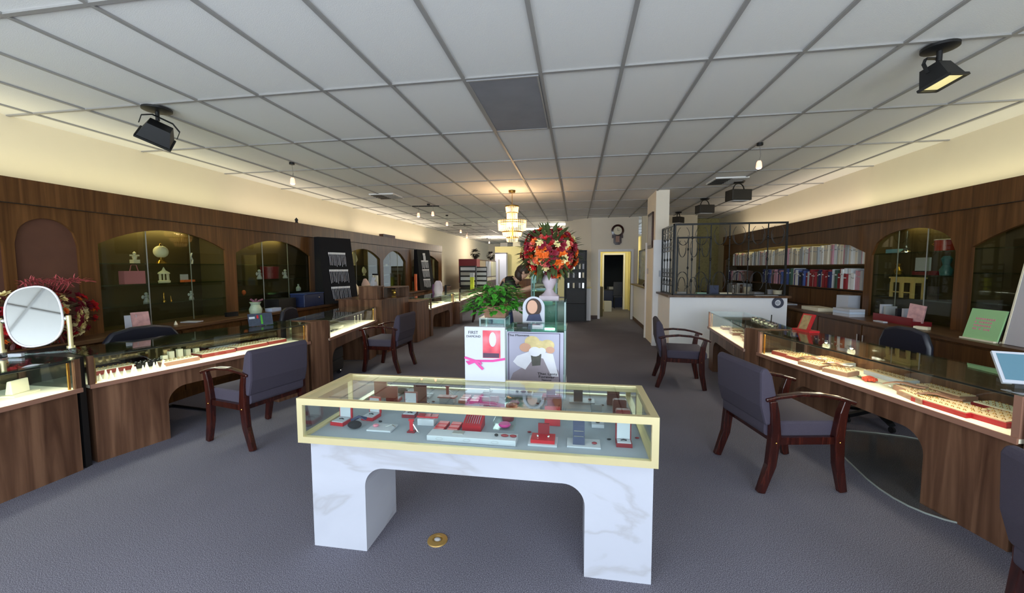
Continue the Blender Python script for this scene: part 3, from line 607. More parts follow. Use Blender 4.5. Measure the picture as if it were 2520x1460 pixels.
MB().box(IX0+.036,IX1-.036,IY0+.008,IY0+.013,IB+.034,ITP-.036).build('front_glass',GLASS,t)
MB().box(IX0+.03,IX1-.03,IY0+.02,IY1-.02,ITP-.008,ITP-.002).build('top_glass',GLASS,t)
for xx in (IX0+.01,IX1-.016): MB().box(xx,xx+.006,IY0+.03,IY1-.03,IB+.034,ITP-.036).build('side_glass',GLASS,t)
xm=(IX0+IX1)/2
MB().box(IX0+.036,xm+.02,IY1-.024,IY1-.018,IB+.034,ITP-.04).build('mirror_door',MIRROR,t); MB().box(xm-.02,IX1-.036,IY1-.014,IY1-.008,IB+.034,ITP-.04).build('mirror_door',MIRROR,t)
area('island_case_light',(xm,IY0+.06,ITP-.05),(R(-10),0,0),1.7,.03,.3,(.92,.97,1),t)
def jbox(x,y,label,w=.085,d=.09,h=.02,lid=.1,rz=0,col=RED,inner=WCARD,ang=100,piece=True):
    b_=thing('jewelry_box',label,'jewelry box',(x,y,ZD),rz,'open jewelry boxes in the island case')
    MB().box(-w/2,w/2,-d/2,d/2,0,h).build('box_body',col,b_); MB().box(-w/2+.006,w/2-.006,-d/2+.006,d/2-.006,h,h+.004).build('lining',inner,b_)
    l=MB().box(-w/2,w/2,0,.012,0,lid).build('box_lid',col,b_,loc=(0,d/2-.006,h),rot=(R(ang-100),0,0)); MB().box(-w/2+.007,w/2-.007,-.004,0,.006,lid-.006).build('lid_lining',inner,l)
    if piece: MB().sweep([(-.015,0,h+.005),(0,.005,h+.008),(.015,0,h+.005)],.006,.004).build('ornament',BLACK,b_)
jbox(-1.37,2.12,'open red bracelet box nearest the left end of the island case',rz=-.1)
jbox(-1.235,2.22,'open red box second from the left end, lid raised',rz=-.1,w=.08)
jbox(-1.01,2.28,'tall open burgundy box with white lining at the back',w=.085,d=.05,lid=.13,col=DRED)
jbox(.25,2.07,'open burgundy box with white lining at the right end',w=.08,d=.06,lid=.11,col=DRED)
t=thing('velvet_pouch','black velvet pouch with a drawstring in the island case','pouch',(-1.25,2.06,ZD)); MB().ball((0,0,.022),(.042,.03,.022),12).build('bag',VELVET,t,True); MB().sweep([(-.04,.03,.03),(0,.05,.05),(.05,.04,.045)],.016,.01).build('drawstring',NAVY,t)
def plate(x,y,w,d,h,label,nm='display_plate',cat='display plate',m=WCARD): return tag(MB().box(-w/2,w/2,-d/2,d/2,0,h).build(nm,m,loc=(x,y,ZD),bevel=.002),label,cat,'white display plates' if m is WCARD else None)
plate(-1.09,2.08,.145,.1,.01,'thin white plate with a little silver and pink pieces')
tag(MB().sweep([(.0,0,.004),(.03,.02,.008),(.06,0,.004)],.006,seg=6).build('silver_chain',SILVER,loc=(-1.07,2.08,ZD+.01)),'silver chain lying on the thin white plate','necklace')
tag(MB().lathe([(.01,0),(.018,.008),(.01,.014)],seg=10).build('pink_ring',PINK,loc=(-1.13,2.08,ZD+.01)),'pink ring on the thin white plate','ring')
t=thing('red_scissors_charm','small upright red ribbon stand left of the white box','ribbon stand',(-.905,2.06,ZD)); MB().box(-.01,.01,-.004,.004,.0,.07).build('upright',RED,t); MB().box(-.022,.022,-.015,.015,0,.008).build('foot',DRED,t); MB().box(-.015,.015,-.005,.005,.065,.075).build('cap',RED,t)
tag(MB().sweep([(0,0,.045),(.03,-.01,.01),(.045,-.015,.006)],.004).build('silver_pin',SILVER,loc=(-.895,2.06,ZD)),'silver pin leaning beside the red ribbon stand','pin')
plate(-.86,2.19,.1,.07,.04,'small white box with red cards on its top','white_box','box')
for k,(x,y,dz) in enumerate(((-.9,2.20,.04),(-.86,2.2,.04),(-.82,2.2,.04))): tag(MB().box(-.022,.022,-.025,.025,0,.008).build('red_card',RED,loc=(x,y,ZD+dz),rot=(0,0,.1*k)),f'red card lying on the small white box, {ordn(k+1)} of three','card','red cards on the white box')
for k,(i,j) in enumerate(((0,0),(0,1),(0,2),(1,0),(1,1),(1,2))):
    t=thing('red_ring_case',f'small red case in the middle cluster, column {["one","two"][i]} row {["one","two","three"][j]}','ring case',(-.755+i*.078,2.08+j*.048,ZD),0,'small red cases on the deck')
    MB().box(-.03,.03,-.02,.02,0,.014).build('case_body',RED,t); MB().box(-.029,.029,-.019,.019,.0145,.02).build('case_lid',mat('scarlet',(206,38,44),.35) if k==0 else bpy.data.materials['scarlet'],t)
t=thing('red_display_ramp','larger red ramp holding fine silver pieces in the island centre','display ramp',(-.575,2.17,ZD)); MB().prism([(-.05,0),(.05,0),(.05,.06),(-.05,.03)],-.055,.055,'x').build('ramp',RED,t); m=MB()
for k in range(7): m.sweep([(-.04+k*.013,-.03,.037),(-.04+k*.013,.035,.059)],.003)
m.build('silver_row',SILVER,t)
t=thing('long_white_riser','long low white riser at the front of the island case','riser',(-.54,2.01,ZD)); MB().box(-.24,.24,-.045,.045,0,.03).build('platform',WCARD,t,bevel=.003)
for k,x in enumerate((-.17,-.02,.13)): MB().sweep([(x+.02*cos(a),-.0455,.016+.006*sin(a)) for a in [2*pi*i/10 for i in range(10)]],.001,closed=True).build('logo_mark',TBAR,t)
for k,(x,s,m_) in enumerate(((-.41,.6,BLACK),(-.365,1.2,DRED),(-.32,1.1,DRED))): tag(MB().ball((0,0,.007),(.018*s,.009,.007),10).build('oval_cabochon',m_,loc=(x,2.01,ZD+.03),smooth=True),('small black bead' if k==0 else ('left' if k==1 else 'right')+' burgundy oval stone')+' on the long white riser','gemstone','stones on the riser')
tag(MB().box(-.03,.03,-.02,.02,0,.006).build('grey_slide',TBAR,loc=(-.62,2.02,ZD+.03)),'small grey blue plaque on the long white riser','plaque')
jb=thing('pink_bangle_box','clear box with pink bangles right of the red ramp','jewelry box',(-.40,2.2,ZD)); MB().box(-.06,.06,-.04,.04,0,.006).box(-.06,.06,.036,.04,.006,.07).box(-.06,-.057,-.04,.036,.006,.05).build('box_body',GLASS,jb); MB().lathe([(.03,.01),(.036,.018),(.03,.026)],seg=18).build('bangle',MAG,jb,True)
t=thing('red_earring_case','square red case with two silver earrings on a white plate','jewelry box',(-.165,2.04,ZD)); MB().box(-.075,.075,-.055,.055,0,.01).build('plate',WCARD,t); MB().box(-.062,.062,-.04,.05,.01,.028).build('case_body',RED,t); 
for s in (-1,1): MB().ball((s*.028,0,.032),.008,8).build('earring',SILVER,t,True)
MB().box(-.03,.03,.04,.05,.028,.085).build('upright_tag',DRED,t)
t=thing('navy_watch_stand','navy watch stand with silver bands on a white plate','watch stand',(.045,2.05,ZD)); MB().box(-.085,.085,-.05,.05,0,.008).build('plate',WCARD,t); MB().prism([(-.03,.008),(.03,.008),(.045,.13),(.03,.13)],-.055,.005,'x').build('stand',NAVY,t)
for k in range(4): MB().box(-.05,.0,-.001,.001,-.003,.003).build('silver_band',SILVER,t,loc=(0,-.012+.012*k,.045+.022*k))
tag(MB().ball((0,0,.006),(.014,.008,.006)).build('ruby_pendant',DRED,loc=(.10,2.04,ZD+.008)),'small red pendant beside the navy watch stand','pendant')
t=thing('red_folder','bright red upright folder at the back of the island case','folder',(-.13,2.27,ZD)); MB().box(-.045,.045,-.006,.006,0,.11).build('front_cover',RED,t,rot=(R(-8),0,0)); MB().box(-.045,.045,.01,.022,0,.11).build('back_cover',RED,t)
t=thing('heart_box','round burgundy box near the back of the island case','jewelry box',(-.40,2.32,ZD)); MB().lathe([(.035,0),(.038,.02),(.035,.035)],seg=20).build('box_body',DRED,t,True); MB().lathe([(.038,.036),(.036,.05),(0,.056)],seg=20).build('box_lid',RED,t,True)
t=thing('maroon_case','upright maroon case toward the right end of the island case','jewelry box',(.27,2.30,ZD)); MB().rbox(-.04,.04,-.015,.015,0,.11,.01,ax='y').build('case_body',DRED,t); MB().box(-.034,.034,-.017,-.0155,.01,.1).build('case_face',DRED,t)
t=thing('white_boxed_brooch','white square box with a dark brooch at the back right','jewelry box',(.13,2.3,ZD)); MB().box(-.035,.035,-.025,.025,0,.02).build('box_body',WCARD,t); MB().box(-.033,.033,.02,.026,.02,.075).build('box_lid',WCARD,t); MB().ball((0,-.0,.024),(.012,.008,.004)).build('brooch',BLACK,t)
for k,(x,y) in enumerate(((-.96,2.2),(-.48,2.1),(-.25,2.15),(.18,2.12),(.33,2.16),(-1.15,2.17))): tag(MB().ball((0,0,.005),(.012,.006,.005),8).build('loose_charm',(DRED,BLACK)[k%2],loc=(x,y,ZD)),f'tiny loose charm on the island deck, {ordn(k+1)} of six','charm','loose charms')
# white announcement card on the island's rear edge
t=thing('announcement_card','tall white card with FIRST DIAMOND lettering and a magenta ribbon','sign',(-.549,2.365,ITP))
MB().box(-.126,.126,-.012,.012,0,.335).build('board',WCARD,t)
pm,nt,b_=nodes('ring_photo_print'); tc=nt.nodes.new('ShaderNodeTexCoord'); n=nt.nodes.new('ShaderNodeTexNoise'); n.inputs['Scale'].default_value=9; nt.links.new(tc.outputs['Object'],n.inputs['Vector']); nt.links.new(ramp(nt,n.outputs['Fac'],((.35,(150,40,70)),(.5,(205,70,84)),(.66,(214,130,140)))),b_.inputs['Base Color'])
pp=MB().box(-.012,.098,-.0135,-.012,.145,.315).build('photo_print',pm,t); MB().ball((0,0,0),(.022,.002,.045),14).build('printed_jewel',mat('printed_silver',(196,196,224),.5),pp,loc=(.05,-.014,.26)); MB().box(-.01,.09,-.0145,-.0137,.148,.175).build('printed_shadow',mat('printed_plum',(70,40,66),.5),pp)
text('lettering','FIRST',.026,BLACK,t,(-.072,-.013,.292),(R(90),0,0)); text('lettering','DIAMOND',.019,BLACK,t,(-.07,-.013,.27),(R(90),0,0))
rb=MB().sweep([(-.127,-.016,.145),(-.06,-.017,.125),(.05,-.016,.128),(.127,-.014,.142)],.001,.014,side=(0,1,0)); rb.sweep([(-.06,-.018,.122),(-.1,-.02,.105),(-.115,-.02,.118),(-.06,-.018,.124)],.001,.012,side=(0,1,0)); rb.sweep([(-.06,-.018,.122),(-.035,-.02,.098),(-.01,-.021,.075)],.001,.016,side=(0,1,0)); rb.sweep([(-.06,-.018,.124),(-.03,-.021,.12),(-.02,-.021,.105)],.001,.012,side=(0,1,0))
rb.build('ribbon',MAG,t)
# brass floor outlet
t=thing('floor_outlet','round brass floor outlet in the carpet under the island','floor outlet',(-.775,2.09,0)); MB().lathe([(.058,0),(.056,.006),(.03,.01),(.028,.004),(0,.004)],seg=28).build('cover_ring',mat('aged_brass',(176,144,84),.4,metal=.6),t,True); MB().ball((0,0,.006),(.02,.014,.012)).build('plug',TBAR,t,True)
# ================================================================ CHAIRS
def armchair(label,loc,rz):
    t=thing('armchair',label,'chair',loc,rz,'plum armchairs with mahogany arms')
    hw=.285
    for s in (-1,1):
        MB().sweep([(s*hw,.275,0),(s*hw,.235,.2),(s*hw,.225,.4),(s*hw,.245,.56),(s*hw,.27,.645)],[.042,.047,.05,.046,.04],[.052,.064,.07,.058,.048],side=(1,0,0)).build('leg',MAHOG,t,bevel=.006)
        MB().sweep([(s*hw,-.30,0),(s*hw,-.235,.2),(s*hw,-.215,.4),(s*hw,-.225,.56),(s*hw,-.24,.65)],[.042,.047,.05,.046,.04],[.052,.064,.07,.058,.05],side=(1,0,0)).build('leg',MAHOG,t,bevel=.006)
        MB().sweep([(s*hw,-.29,.655),(s*hw,-.2,.677),(s*hw,-.05,.695),(s*hw,.1,.688),(s*hw,.22,.665),(s*hw,.33,.63)],[.045,.05,.052,.052,.05,.044],.026,side=(1,0,0)).build('armrest',MAHOG,t,bevel=.008)
        MB().box(s*hw-.014,s*hw+.014,-.2,.21,.345,.395).build('side_rail',MAHOG,t)
        for yy in (-.214,.226): MB().ball((s*(hw+.022),yy,.36),.006,6).build('rail_screw',BRASS,t)
    MB().box(-hw,hw,-.215,-.18,.345,.395).build('rear_rail',MAHOG,t); MB().box(-hw,hw,.19,.215,.345,.395).build('front_rail',MAHOG,t)
    MB().rbox(-.265,.265,-.20,.30,.385,.495,.045).build('seat',FABRIC,t,True,bevel=.015)
    T=Matrix.Translation((0,-.225,.42))@Matrix.Rotation(R(9),4,'X')
    MB(T).prism([(-.045,.06),(.055,.06),(.06,.2),(.045,.40),(.02,.455),(-.015,.46),(-.035,.43),(-.06,.2)],-.29,.29,'x').build('backrest',FABRIC,t,bevel=.018)
    MB().rbox(-.26,.26,-.275,-.2,.395,.50,.03).build('lumbar_roll',FABRIC,t,True)
    return t
def face(dx,dy): return math.atan2(dy,dx)-pi/2
c1=armchair('plum armchair nearest the ring counter, its back to the island',(-2.96,3.27,0),face(-.975,.215))
dup(c1,(-2.88,5.79,0),face(-1,.02),'plum armchair drawn up to the watch counter')
dup(c1,(1.52,3.24,0),face(.985,.17),'plum armchair before the counter full of ring trays')
dup(c1,(1.38,5.60,0),face(.99,-.11),'plum armchair near the white half wall')
dup(c1,(1.91,1.46,0),face(.98,-.2),'plum armchair mostly cut off at the picture edge')
dup(c1,(-2.72,11.4,0),face(-.98,-.2),'plum armchair far back at the farthest counter')
# office chairs behind the counters
def office(label,loc,rz,kind):
    t=thing('office_chair',label,'chair',loc,rz,'black office chairs behind the counters')
    MB().rbox(-.25,.25,-.25,.25,.42,.5,.035).build('seat',BLACKF,t,True,bevel=.02)
    bw=.34 if kind=='sled' else .25
    m=MB(); m.prism([(-bw*.9,.5),(bw*.9,.5),(bw,.62),(bw,.8 if kind!='sled' else .84),(bw*.8,.93),(bw*.3,.965),(-bw*.3,.965),(-bw*.8,.93),(-bw,.8 if kind!='sled' else .84),(-bw,.62)],-.30,-.235,'y'); m.build('backrest',BLACKF,t,True,bevel=.025)
    if kind=='sled':
        for s in (-1,1): MB().sweep([(s*.24,-.24,.56),(s*.25,.22,.44),(s*.26,.26,.3),(s*.26,.3,.03),(s*.26,.24,.015),(s*.26,-.3,.015)],.028,seg=8).build('sled_leg',BLKMET,t,True)
        MB().sweep([(-.26,-.3,.015),(.26,-.3,.015)],.028,seg=8).build('cross_bar',BLKMET,t,True)
    else:
        MB().cyl((0,0,.12),.03,.32).build('gas_column',BLKMET,t,True); MB().box(-.03,.03,-.29,-.1,.38,.42).box(-.03,.03,-.3,-.27,.38,.6).build('back_bracket',BLKMET,t)
        for k in range(5):
            a=2*pi*k/5+.3; l=MB().sweep([(0,0,.13),(.28*cos(a),.28*sin(a),.075)],.045,.035).build('base_arm',BLKMET,t); MB().lathe([(.0,-.012),(.028,-.012),(.028,.012),(0,.012)],seg=12,M=Matrix.Translation((.28*cos(a),.28*sin(a),.03))@Matrix.Rotation(pi/2,4,'X')).build('caster',BLACK,l,True)
    return t
office('black leather chair with a sled base behind the ring counter',(-4.255,3.47,0),face(.99,-.12),'sled')
office('black swivel office chair behind the warm lit counter',(2.98,4.45,0),face(-.97,-.2),'swivel')
office('dark swivel chair under the watch counter',(-4.15,5.6,0),face(.97,.2),'swivel')
t=thing('chair_mat','clear plastic chair mat under the warm lit counter','floor mat',(2.66,3.40,0),-.18)
pts=[(.5*abs(cos(a))**.6*(1 if cos(a)>0 else -1),.75*abs(sin(a))**.6*(1 if sin(a)>0 else -1)) for a in [2*pi*k/32 for k in range(32)]]
MB().prism(pts,.001,.007,'z').build('sheet',glass('mat_plastic',(.94,.95,.92),ior=1.4,rough=.12),t); MB().sweep([(x,y,.006) for x,y in pts],.01,.006,closed=True,side=(0,0,1)).build('raised_edge',mat('mat_edge_plastic',(150,156,150),.3),t)

t=thing('rolling_pedestal','dark rolling drawer pedestal under the watch counter','drawer unit',(-3.62,5.15,0),.1)
MB().box(-.2,.2,-.25,.25,.07,.56).build('body',BLACK,t,bevel=.006)
for z in (.1,.26,.42): MB().box(.2,.212,-.24,.24,z,z+.13).build('drawer',mat('dark_drawer',(36,32,30),.4) if z==.1 else bpy.data.materials['dark_drawer'],t)
for x in (-.16,.16):
    for y in (-.2,.2): MB(Matrix.Translation((x,y,.035))@Matrix.Rotation(pi/2,4,'X')).lathe([(0,-.012),(.034,-.012),(.034,.012),(0,.012)],seg=14).build('caster',CHROME,t,True)
# ================================================================ PEDESTALS BEHIND THE ISLAND
def pedestal(x0,x1,y0,y1,z0,z1,label,base=0.0,deckz=None,back=True,shelves=(),bm=WCARD):
    t=thing('glass_pedestal',label,'display case',(x0,y0,0)); w=x1-x0; d=y1-y0
    if base: MB().box(0,w,0,d,0,base).build('base',bm,t)
    for a in ((0,.006,0,d),(w-.006,w,0,d)): MB().box(a[0],a[1],a[2],a[3],z0,z1).build('side_glass',GLASSG,t)
    MB().box(.006,w-.006,0,.006,z0,z1).build('front_glass',GLASSG,t)
    if back: MB().box(.006,w-.006,d-.006,d,z0,z1).build('back_glass',GLASSG,t)
    MB().box(-.004,w+.004,-.004,d+.004,z1,z1+.01).build('top_glass',GLASSG,t)
    for z in shelves: MB().box(.008,w-.008,.01,d-.01,z,z+.008).build('shelf',GLASSG,t)
    m=MB()
    for xx in (.0,w-.012):
        for yy in (0,d-.012): m.box(xx,xx+.012,yy,yy+.012,z0,z1)
    m.build('corner_bead',mat('pearl_bead_'+label[:6],(196,204,206),.3),t)
    return t
pedestal(-.51,-.07,2.86,3.20,0.7,1.11,'glass pedestal case holding the large wedding poster',base=.7,bm=GREYW)
t=thing('wedding_poster','square wedding poster with a kissing couple and Forever lettering','poster',(-.29,2.84,.71)); t.scale=(1,1,.71)
MB().box(-.205,.205,-.004,.004,0,.55).build('board',mat('poster_sky',(176,176,196),.35),t)
BK=[0]
def blob(nm,pts,m,dy): BK[0]+=1; MB().prism(pts,-.0045-.0006*BK[0],-.004,'y').build(nm,m,t)
PS=mat('poster_skirt',(150,140,148),.5,noise=.2,scale=8); PG=mat('poster_gown',(226,228,236),.5,noise=.1,scale=10); PH=mat('poster_hair',(214,196,140),.5,noise=.3,scale=20)
blob('printed_ground',[(-.19,.02),(.19,.02),(.17,.16),(.1,.26),(.03,.3),(-.05,.22),(-.16,.12)],PS,.0004)
blob('printed_gown',[(-.13,.3),(-.02,.36),(.13,.33),(.17,.1),(.12,.1),(.06,.28),(-.0,.3),(-.07,.16),(-.13,.2),(-.16,.24)],PG,.0008)
blob('printed_suit',[(-.02,.2),(.04,.21),(.05,.38),(.0,.4),(-.03,.32)],mat('poster_suit',(84,84,78),.5,noise=.3,scale=30),.0012)
for (cx,cz,r,m) in ((-.02,.45,.055,PH),(.09,.42,.05,PH),(.03,.41,.05,PH),(-.07,.39,.042,SKIN),(.11,.37,.032,SKIN),(.0,.35,.045,PG),(.05,.36,.03,PG)): blob('printed_figure',[(cx+r*cos(2*pi*k/14),cz+r*1.1*sin(2*pi*k/14)) for k in range(14)],m,.0012+.0002*(cx>0))
m=MB()
for x0,x1,z0,z1 in ((-.195,-.19,.01,.54),(.175,.18,.01,.54),(-.195,.18,.535,.54),(-.195,.18,.01,.015)): m.box(x0,x1,-.0055,-.004,z0,z1)
m.build('printed_border',mat('poster_line',(60,50,80),.5),t)
for body,sz,x,z in (('The Moment',.026,-.12,.505),('That Lasts',.03,.09,.115),('Forever',.032,.085,.082),('Natural',.02,.085,.055)): text('lettering',body,sz*1.15,BLACK,t,(x,-.0115,z),(R(90),0,0))
pedestal(-.385,-.085,3.40,3.75,0.3,1.27,'taller glass pedestal case supporting the bouquet vase',base=.3,shelves=(.95,),bm=GREYW)
pedestal(-.83,-.60,3.36,3.62,0.25,1.12,'grey panelled glass pedestal under the green potted plant',base=.78,bm=mat('grey_panel',(150,154,162),.35))
tag(MB().box(-.1,.1,-.03,.03,0,.012).box(-.08,.08,-.02,.025,.012,.03).build('glass_slab',GLASSG,loc=(-.17,3.0,1.12)),'stack of clear glass slabs at the right end of the poster case top','slab')
t=thing('beauty_advert','round framed portrait advert behind the poster case','advert card',(-.34,3.22,1.12)); n=24
MB().prism([(-.09,0),(.09,0)]+[(.09*cos(pi*k/n),.12+.09*sin(pi*k/n)) for k in range(n+1)],-.006,.006,'y').build('board',WCARD,t)
MB().prism([(.065*cos(2*pi*k/n),.12+.075*sin(2*pi*k/n)) for k in range(n)],-.009,-.006,'y').build('printed_hair',HAIR,t); MB().prism([(-.01+.042*cos(2*pi*k/n),.125+.055*sin(2*pi*k/n)) for k in range(n)],-.011,-.009,'y').build('printed_face',SKIN,t); MB().prism([(-.06,.01),(.07,.01),(.05,.07),(-.04,.06)],-.012,-.009,'y').build('printed_scarf',NAVY,t)
for k,(x,y) in enumerate(((-.40,2.98),(-.28,2.95))): tag(MB().box(-.04,.04,-.03,.03,0,.02).build('small_box',(BLACK,SILVER)[k],loc=(x,y,1.12)),('black' if k==0 else 'silver')+' small box on top of the poster case','box')
# the row of cubes farther back
pedestal(-.49,-.21,4.35,4.65,0.9,1.50,'farther glass pedestal stack with silver pieces behind the vase',base=.9,shelves=(1.15,1.3),bm=GREYW)
for k,(z,m_) in enumerate(((1.16,SILVER),(1.31,WCARD),(1.51,SILVER))): tag(MB().box(-.09,.09,-.04,.04,0,.02).build('metal_plate',m_,loc=(-.35,4.5,z)),f'flat plate on the farther glass stack, {ordn(k+1)} level from below','plate','flat plates in the glass stack')
# ---------------------------------------------------------------- bouquets and plants
def fleaf(m,p,d,L,w,up=(0,0,1),bend=.25):
    d=Vector(d).normalized(); s=d.cross(Vector(up)); 
    if s.length<.1: s=Vector((1,0,0))
    s.normalize(); p=Vector(p); n=s.cross(d)
    a=p; b1=p+d*L*.35+s*w/2-n*L*.03; b2=p+d*L*.35-s*w/2-n*L*.03; c1=p+d*L*.7+s*w*.35-n*L*bend*.5; c2=p+d*L*.7-s*w*.35-n*L*bend*.5; e=p+d*L-n*L*bend; mid=p+d*L*.5-n*L*.12
    m.add([a,b1,c1,e,c2,b2,mid],[(0,1,6),(1,2,6),(2,3,6),(3,4,6),(4,5,6),(5,0,6)])
def blossom(m,c,r,out,n=7,rnd=random):
    out=Vector(out).normalized(); a=out.orthogonal().normalized(); b=out.cross(a)
    for ring,(k0,tilt,sz) in enumerate(((n,.35,1.0),(max(4,n-2),.9,.75))):
        for k in range(k0):
            t=2*pi*(k+.5*ring)/k0+rnd.random()*.3; d=(a*cos(t)+b*sin(t))+out*tilt
            fleaf(m,c,d,r*sz,r*.75*sz,out,.2)
    m.ball(c+out*r*.2,r*.2,6)
def bouquet(loc,label,R0,H,counts,vase=None,seed=1,center=None,sq=1.0,rz=0,fm=LEAFD,fl=.42):
    rnd=random.Random(seed); t=thing('flower_arrangement',label,'flowers',loc,rz)
    if vase: vase(t)
    C=Vector(center); fol=MB(); st=MB()
    for k in range(210):
        u=Vector((rnd.gauss(0,1),rnd.gauss(0,1),rnd.gauss(.1,1))).normalized(); p=C+Vector((u.x*R0*.84,u.y*R0*.84*sq,u.z*H*.8))
        fleaf(fol,p,u+Vector((0,0,.2)),R0*fl,R0*fl*.38,(0,0,1),.3)
    for k in range(26):
        u=Vector((rnd.gauss(0,1),rnd.gauss(0,1),rnd.gauss(.1,1))).normalized(); p=C+Vector((u.x*R0*.85,u.y*R0*.85*sq,u.z*H*.85)); st.sweep([C-Vector((0,0,H*.9)),(C+p)/2,p],.005,seg=4)
    fol.build('foliage',fm,t)['kind']='stuff'; st.build('stems',LEAFD,t)['kind']='stuff'
    for nm,m_,n,r in counts:
        m=MB()
        for k in range(n):
            u=Vector((rnd.gauss(0,1),rnd.gauss(0,1)-.2,rnd.gauss(.15,1))).normalized(); f=.72+.3*rnd.random(); p=C+Vector((u.x*R0*f,u.y*R0*f*sq,u.z*H*f)); blossom(m,p,r*(.7+.6*rnd.random()),u,rnd=rnd)
        m.build(nm,m_,t)['kind']='stuff'
    return t
FR=mat('flower_red',(190,22,26),.6,noise=.35,scale=20); FO=mat('flower_orange',(236,104,28),.6,noise=.3,scale=20); FM=mat('flower_burgundy',(132,18,42),.6,noise=.35,scale=20); FC=mat('flower_cream',(232,214,150),.6,noise=.2,scale=20); FK=mat('flower_coral_pink',(216,96,84),.6,noise=.3,scale=20); VASE=mat('stone_vase',(190,176,184),.6,noise=.15,scale=12)
def vase1(t):
    MB().box(-.085,.085,-.085,.085,0,.035).build('vase_foot',VASE,t); MB().lathe([(.08,.035),(.05,.06),(.03,.09),(.045,.12),(.065,.16),(.06,.2),(.045,.24),(.06,.26),(.055,.27)],seg=20).build('vase',VASE,t,True)
bouquet((-.235,3.57,1.28),'huge autumn red and orange bouquet in a stone vase on a glass pedestal',.25,.22,(('red_blossoms',FR,80,.044),('orange_blossoms',FO,64,.042),('burgundy_blossoms',FM,90,.042),('cream_blossoms',FC,60,.038),('coral_blossoms',FK,70,.038)),vase1,3,(0,0,.415))
def vase2(t): MB().lathe([(.07,0),(.1,.05),(.09,.12),(.06,.15)],seg=18).build('vase',mat('dark_pot',(60,40,36),.5),t,True)
bouquet((-4.74,2.80,.885),'red, burgundy and cream artificial flower arrangement behind the oval mirror',.46,.27,(('red_blossoms',FR,30,.055),('burgundy_blossoms',FM,46,.05),('cream_blossoms',FC,46,.05),('gold_blossoms',FO,16,.035)),vase2,5,(0,0,.25),.30,R(90),DFOL,.2)
m=MB(); rnd=random.Random(4)
for k in range(9):
    x=-.02+.02*k; P=[Vector((0,-.1+.02*k,.3)),Vector((0,-.12+.03*k,.47)),Vector((0,-.16+.045*k,.57+.012*(k%3))),Vector((0,-.12+.062*k,.55+.01*(k%2)))]; m.sweep(P,.006)
    for i in range(26): q=i/26*2+.9; j=min(2,int(q)); b_=P[j].lerp(P[j+1],min(1,q-j)); fleaf(m,b_,(rnd.gauss(0,.3),rnd.gauss(0,1),rnd.gauss(.2,.7)),.05,.014)
tag(m.build('pink_plume',mat('dusty_pink_plume',(176,78,80),.7),loc=(-4.74,2.90,.885)),'dusty pink feathery plume rising from the arrangement behind the mirror','plume')
t=thing('potted_plant','leafy green potted plant on the grey glass pedestal','plant',(-.70,3.49,1.13))
m=MB().add([(-.09,-.09,0),(.09,-.09,0),(.09,.09,0),(-.09,.09,0),(-.115,-.115,.1),(.115,-.115,.1),(.115,.115,.1),(-.115,.115,.1)],[(0,1,2,3),(0,4,5,1),(1,5,6,2),(2,6,7,3),(3,7,4,0),(4,5,6,7)]); m.build('planter',mat('wood_planter',(160,120,92),.6,noise=.2),t)
m=MB(); s=MB(); rnd=random.Random(9)
for k in range(460):
    a=rnd.random()*2*pi; r=.26*math.sqrt(rnd.random()); z=.12+.19*(1-(r/.29)**2)*rnd.random()+.02*rnd.random()-(.07 if r>.2 else 0); d=Vector((cos(a),sin(a),.2+rnd.gauss(0,.35))); p=Vector((r*cos(a),r*sin(a),z))
    fleaf(m,p,d,.06+.03*rnd.random(),.046,(0,0,1),.35)
    if k%5==0: s.sweep([(0,0,.08),(p.x*.5,p.y*.5,.16),p],.004,seg=4)
m.build('foliage',LEAF,t)['kind']='stuff'; s.build('stems',LEAFD,t)['kind']='stuff'
# ---------------------------------------------------------------- oval vanity mirror on the mirror counter
t=thing('vanity_mirror','large oval swivel mirror in a white frame on brass posts','mirror',(-4.27,2.52,ZT+.03),.62)
T=Matrix.Translation((0,0,.275))@Matrix.Rotation(R(-19),4,'X')@Matrix.Rotation(R(-12),4,'Y')
def sup(a,b,e,n=40,y=0): return [(a*abs(cos(q))**(2/e)*(1 if cos(q)>=0 else -1),y,b*abs(sin(q))**(2/e)*(1 if sin(q)>=0 else -1)) for q in [2*pi*k/n for k in range(n)]]
MB(T).prism([(p[0],p[2]) for p in sup(.15,.24,2.5)],-.004,.004,'y').build('mirror_glass',VMIRROR,t)
MB(T).sweep(sup(.157,.247,2.5,48),.02,.016,seg=8,closed=True,side=(0,1,0)).build('rim',mat('pearl_white_rim',(232,228,236),.25),t,True)
for s in (-1,1):
    MB().cyl((s*.195,0,.0),.016,.27).cyl((s*.195,0,0),.026,.02).build('post',GOLD,t,True); MB().ball((s*.175,0,.245),(.022,.014,.02)).build('pivot_knob',CHROME,t,True)
MB().box(-.21,.21,-.03,.03,-.03,-.018).build('base',GLASSG,t)
for s in (-1,1): MB().cyl((s*.195,0,-.018),.03,.02).build('foot_glass',GLASS,t,True)
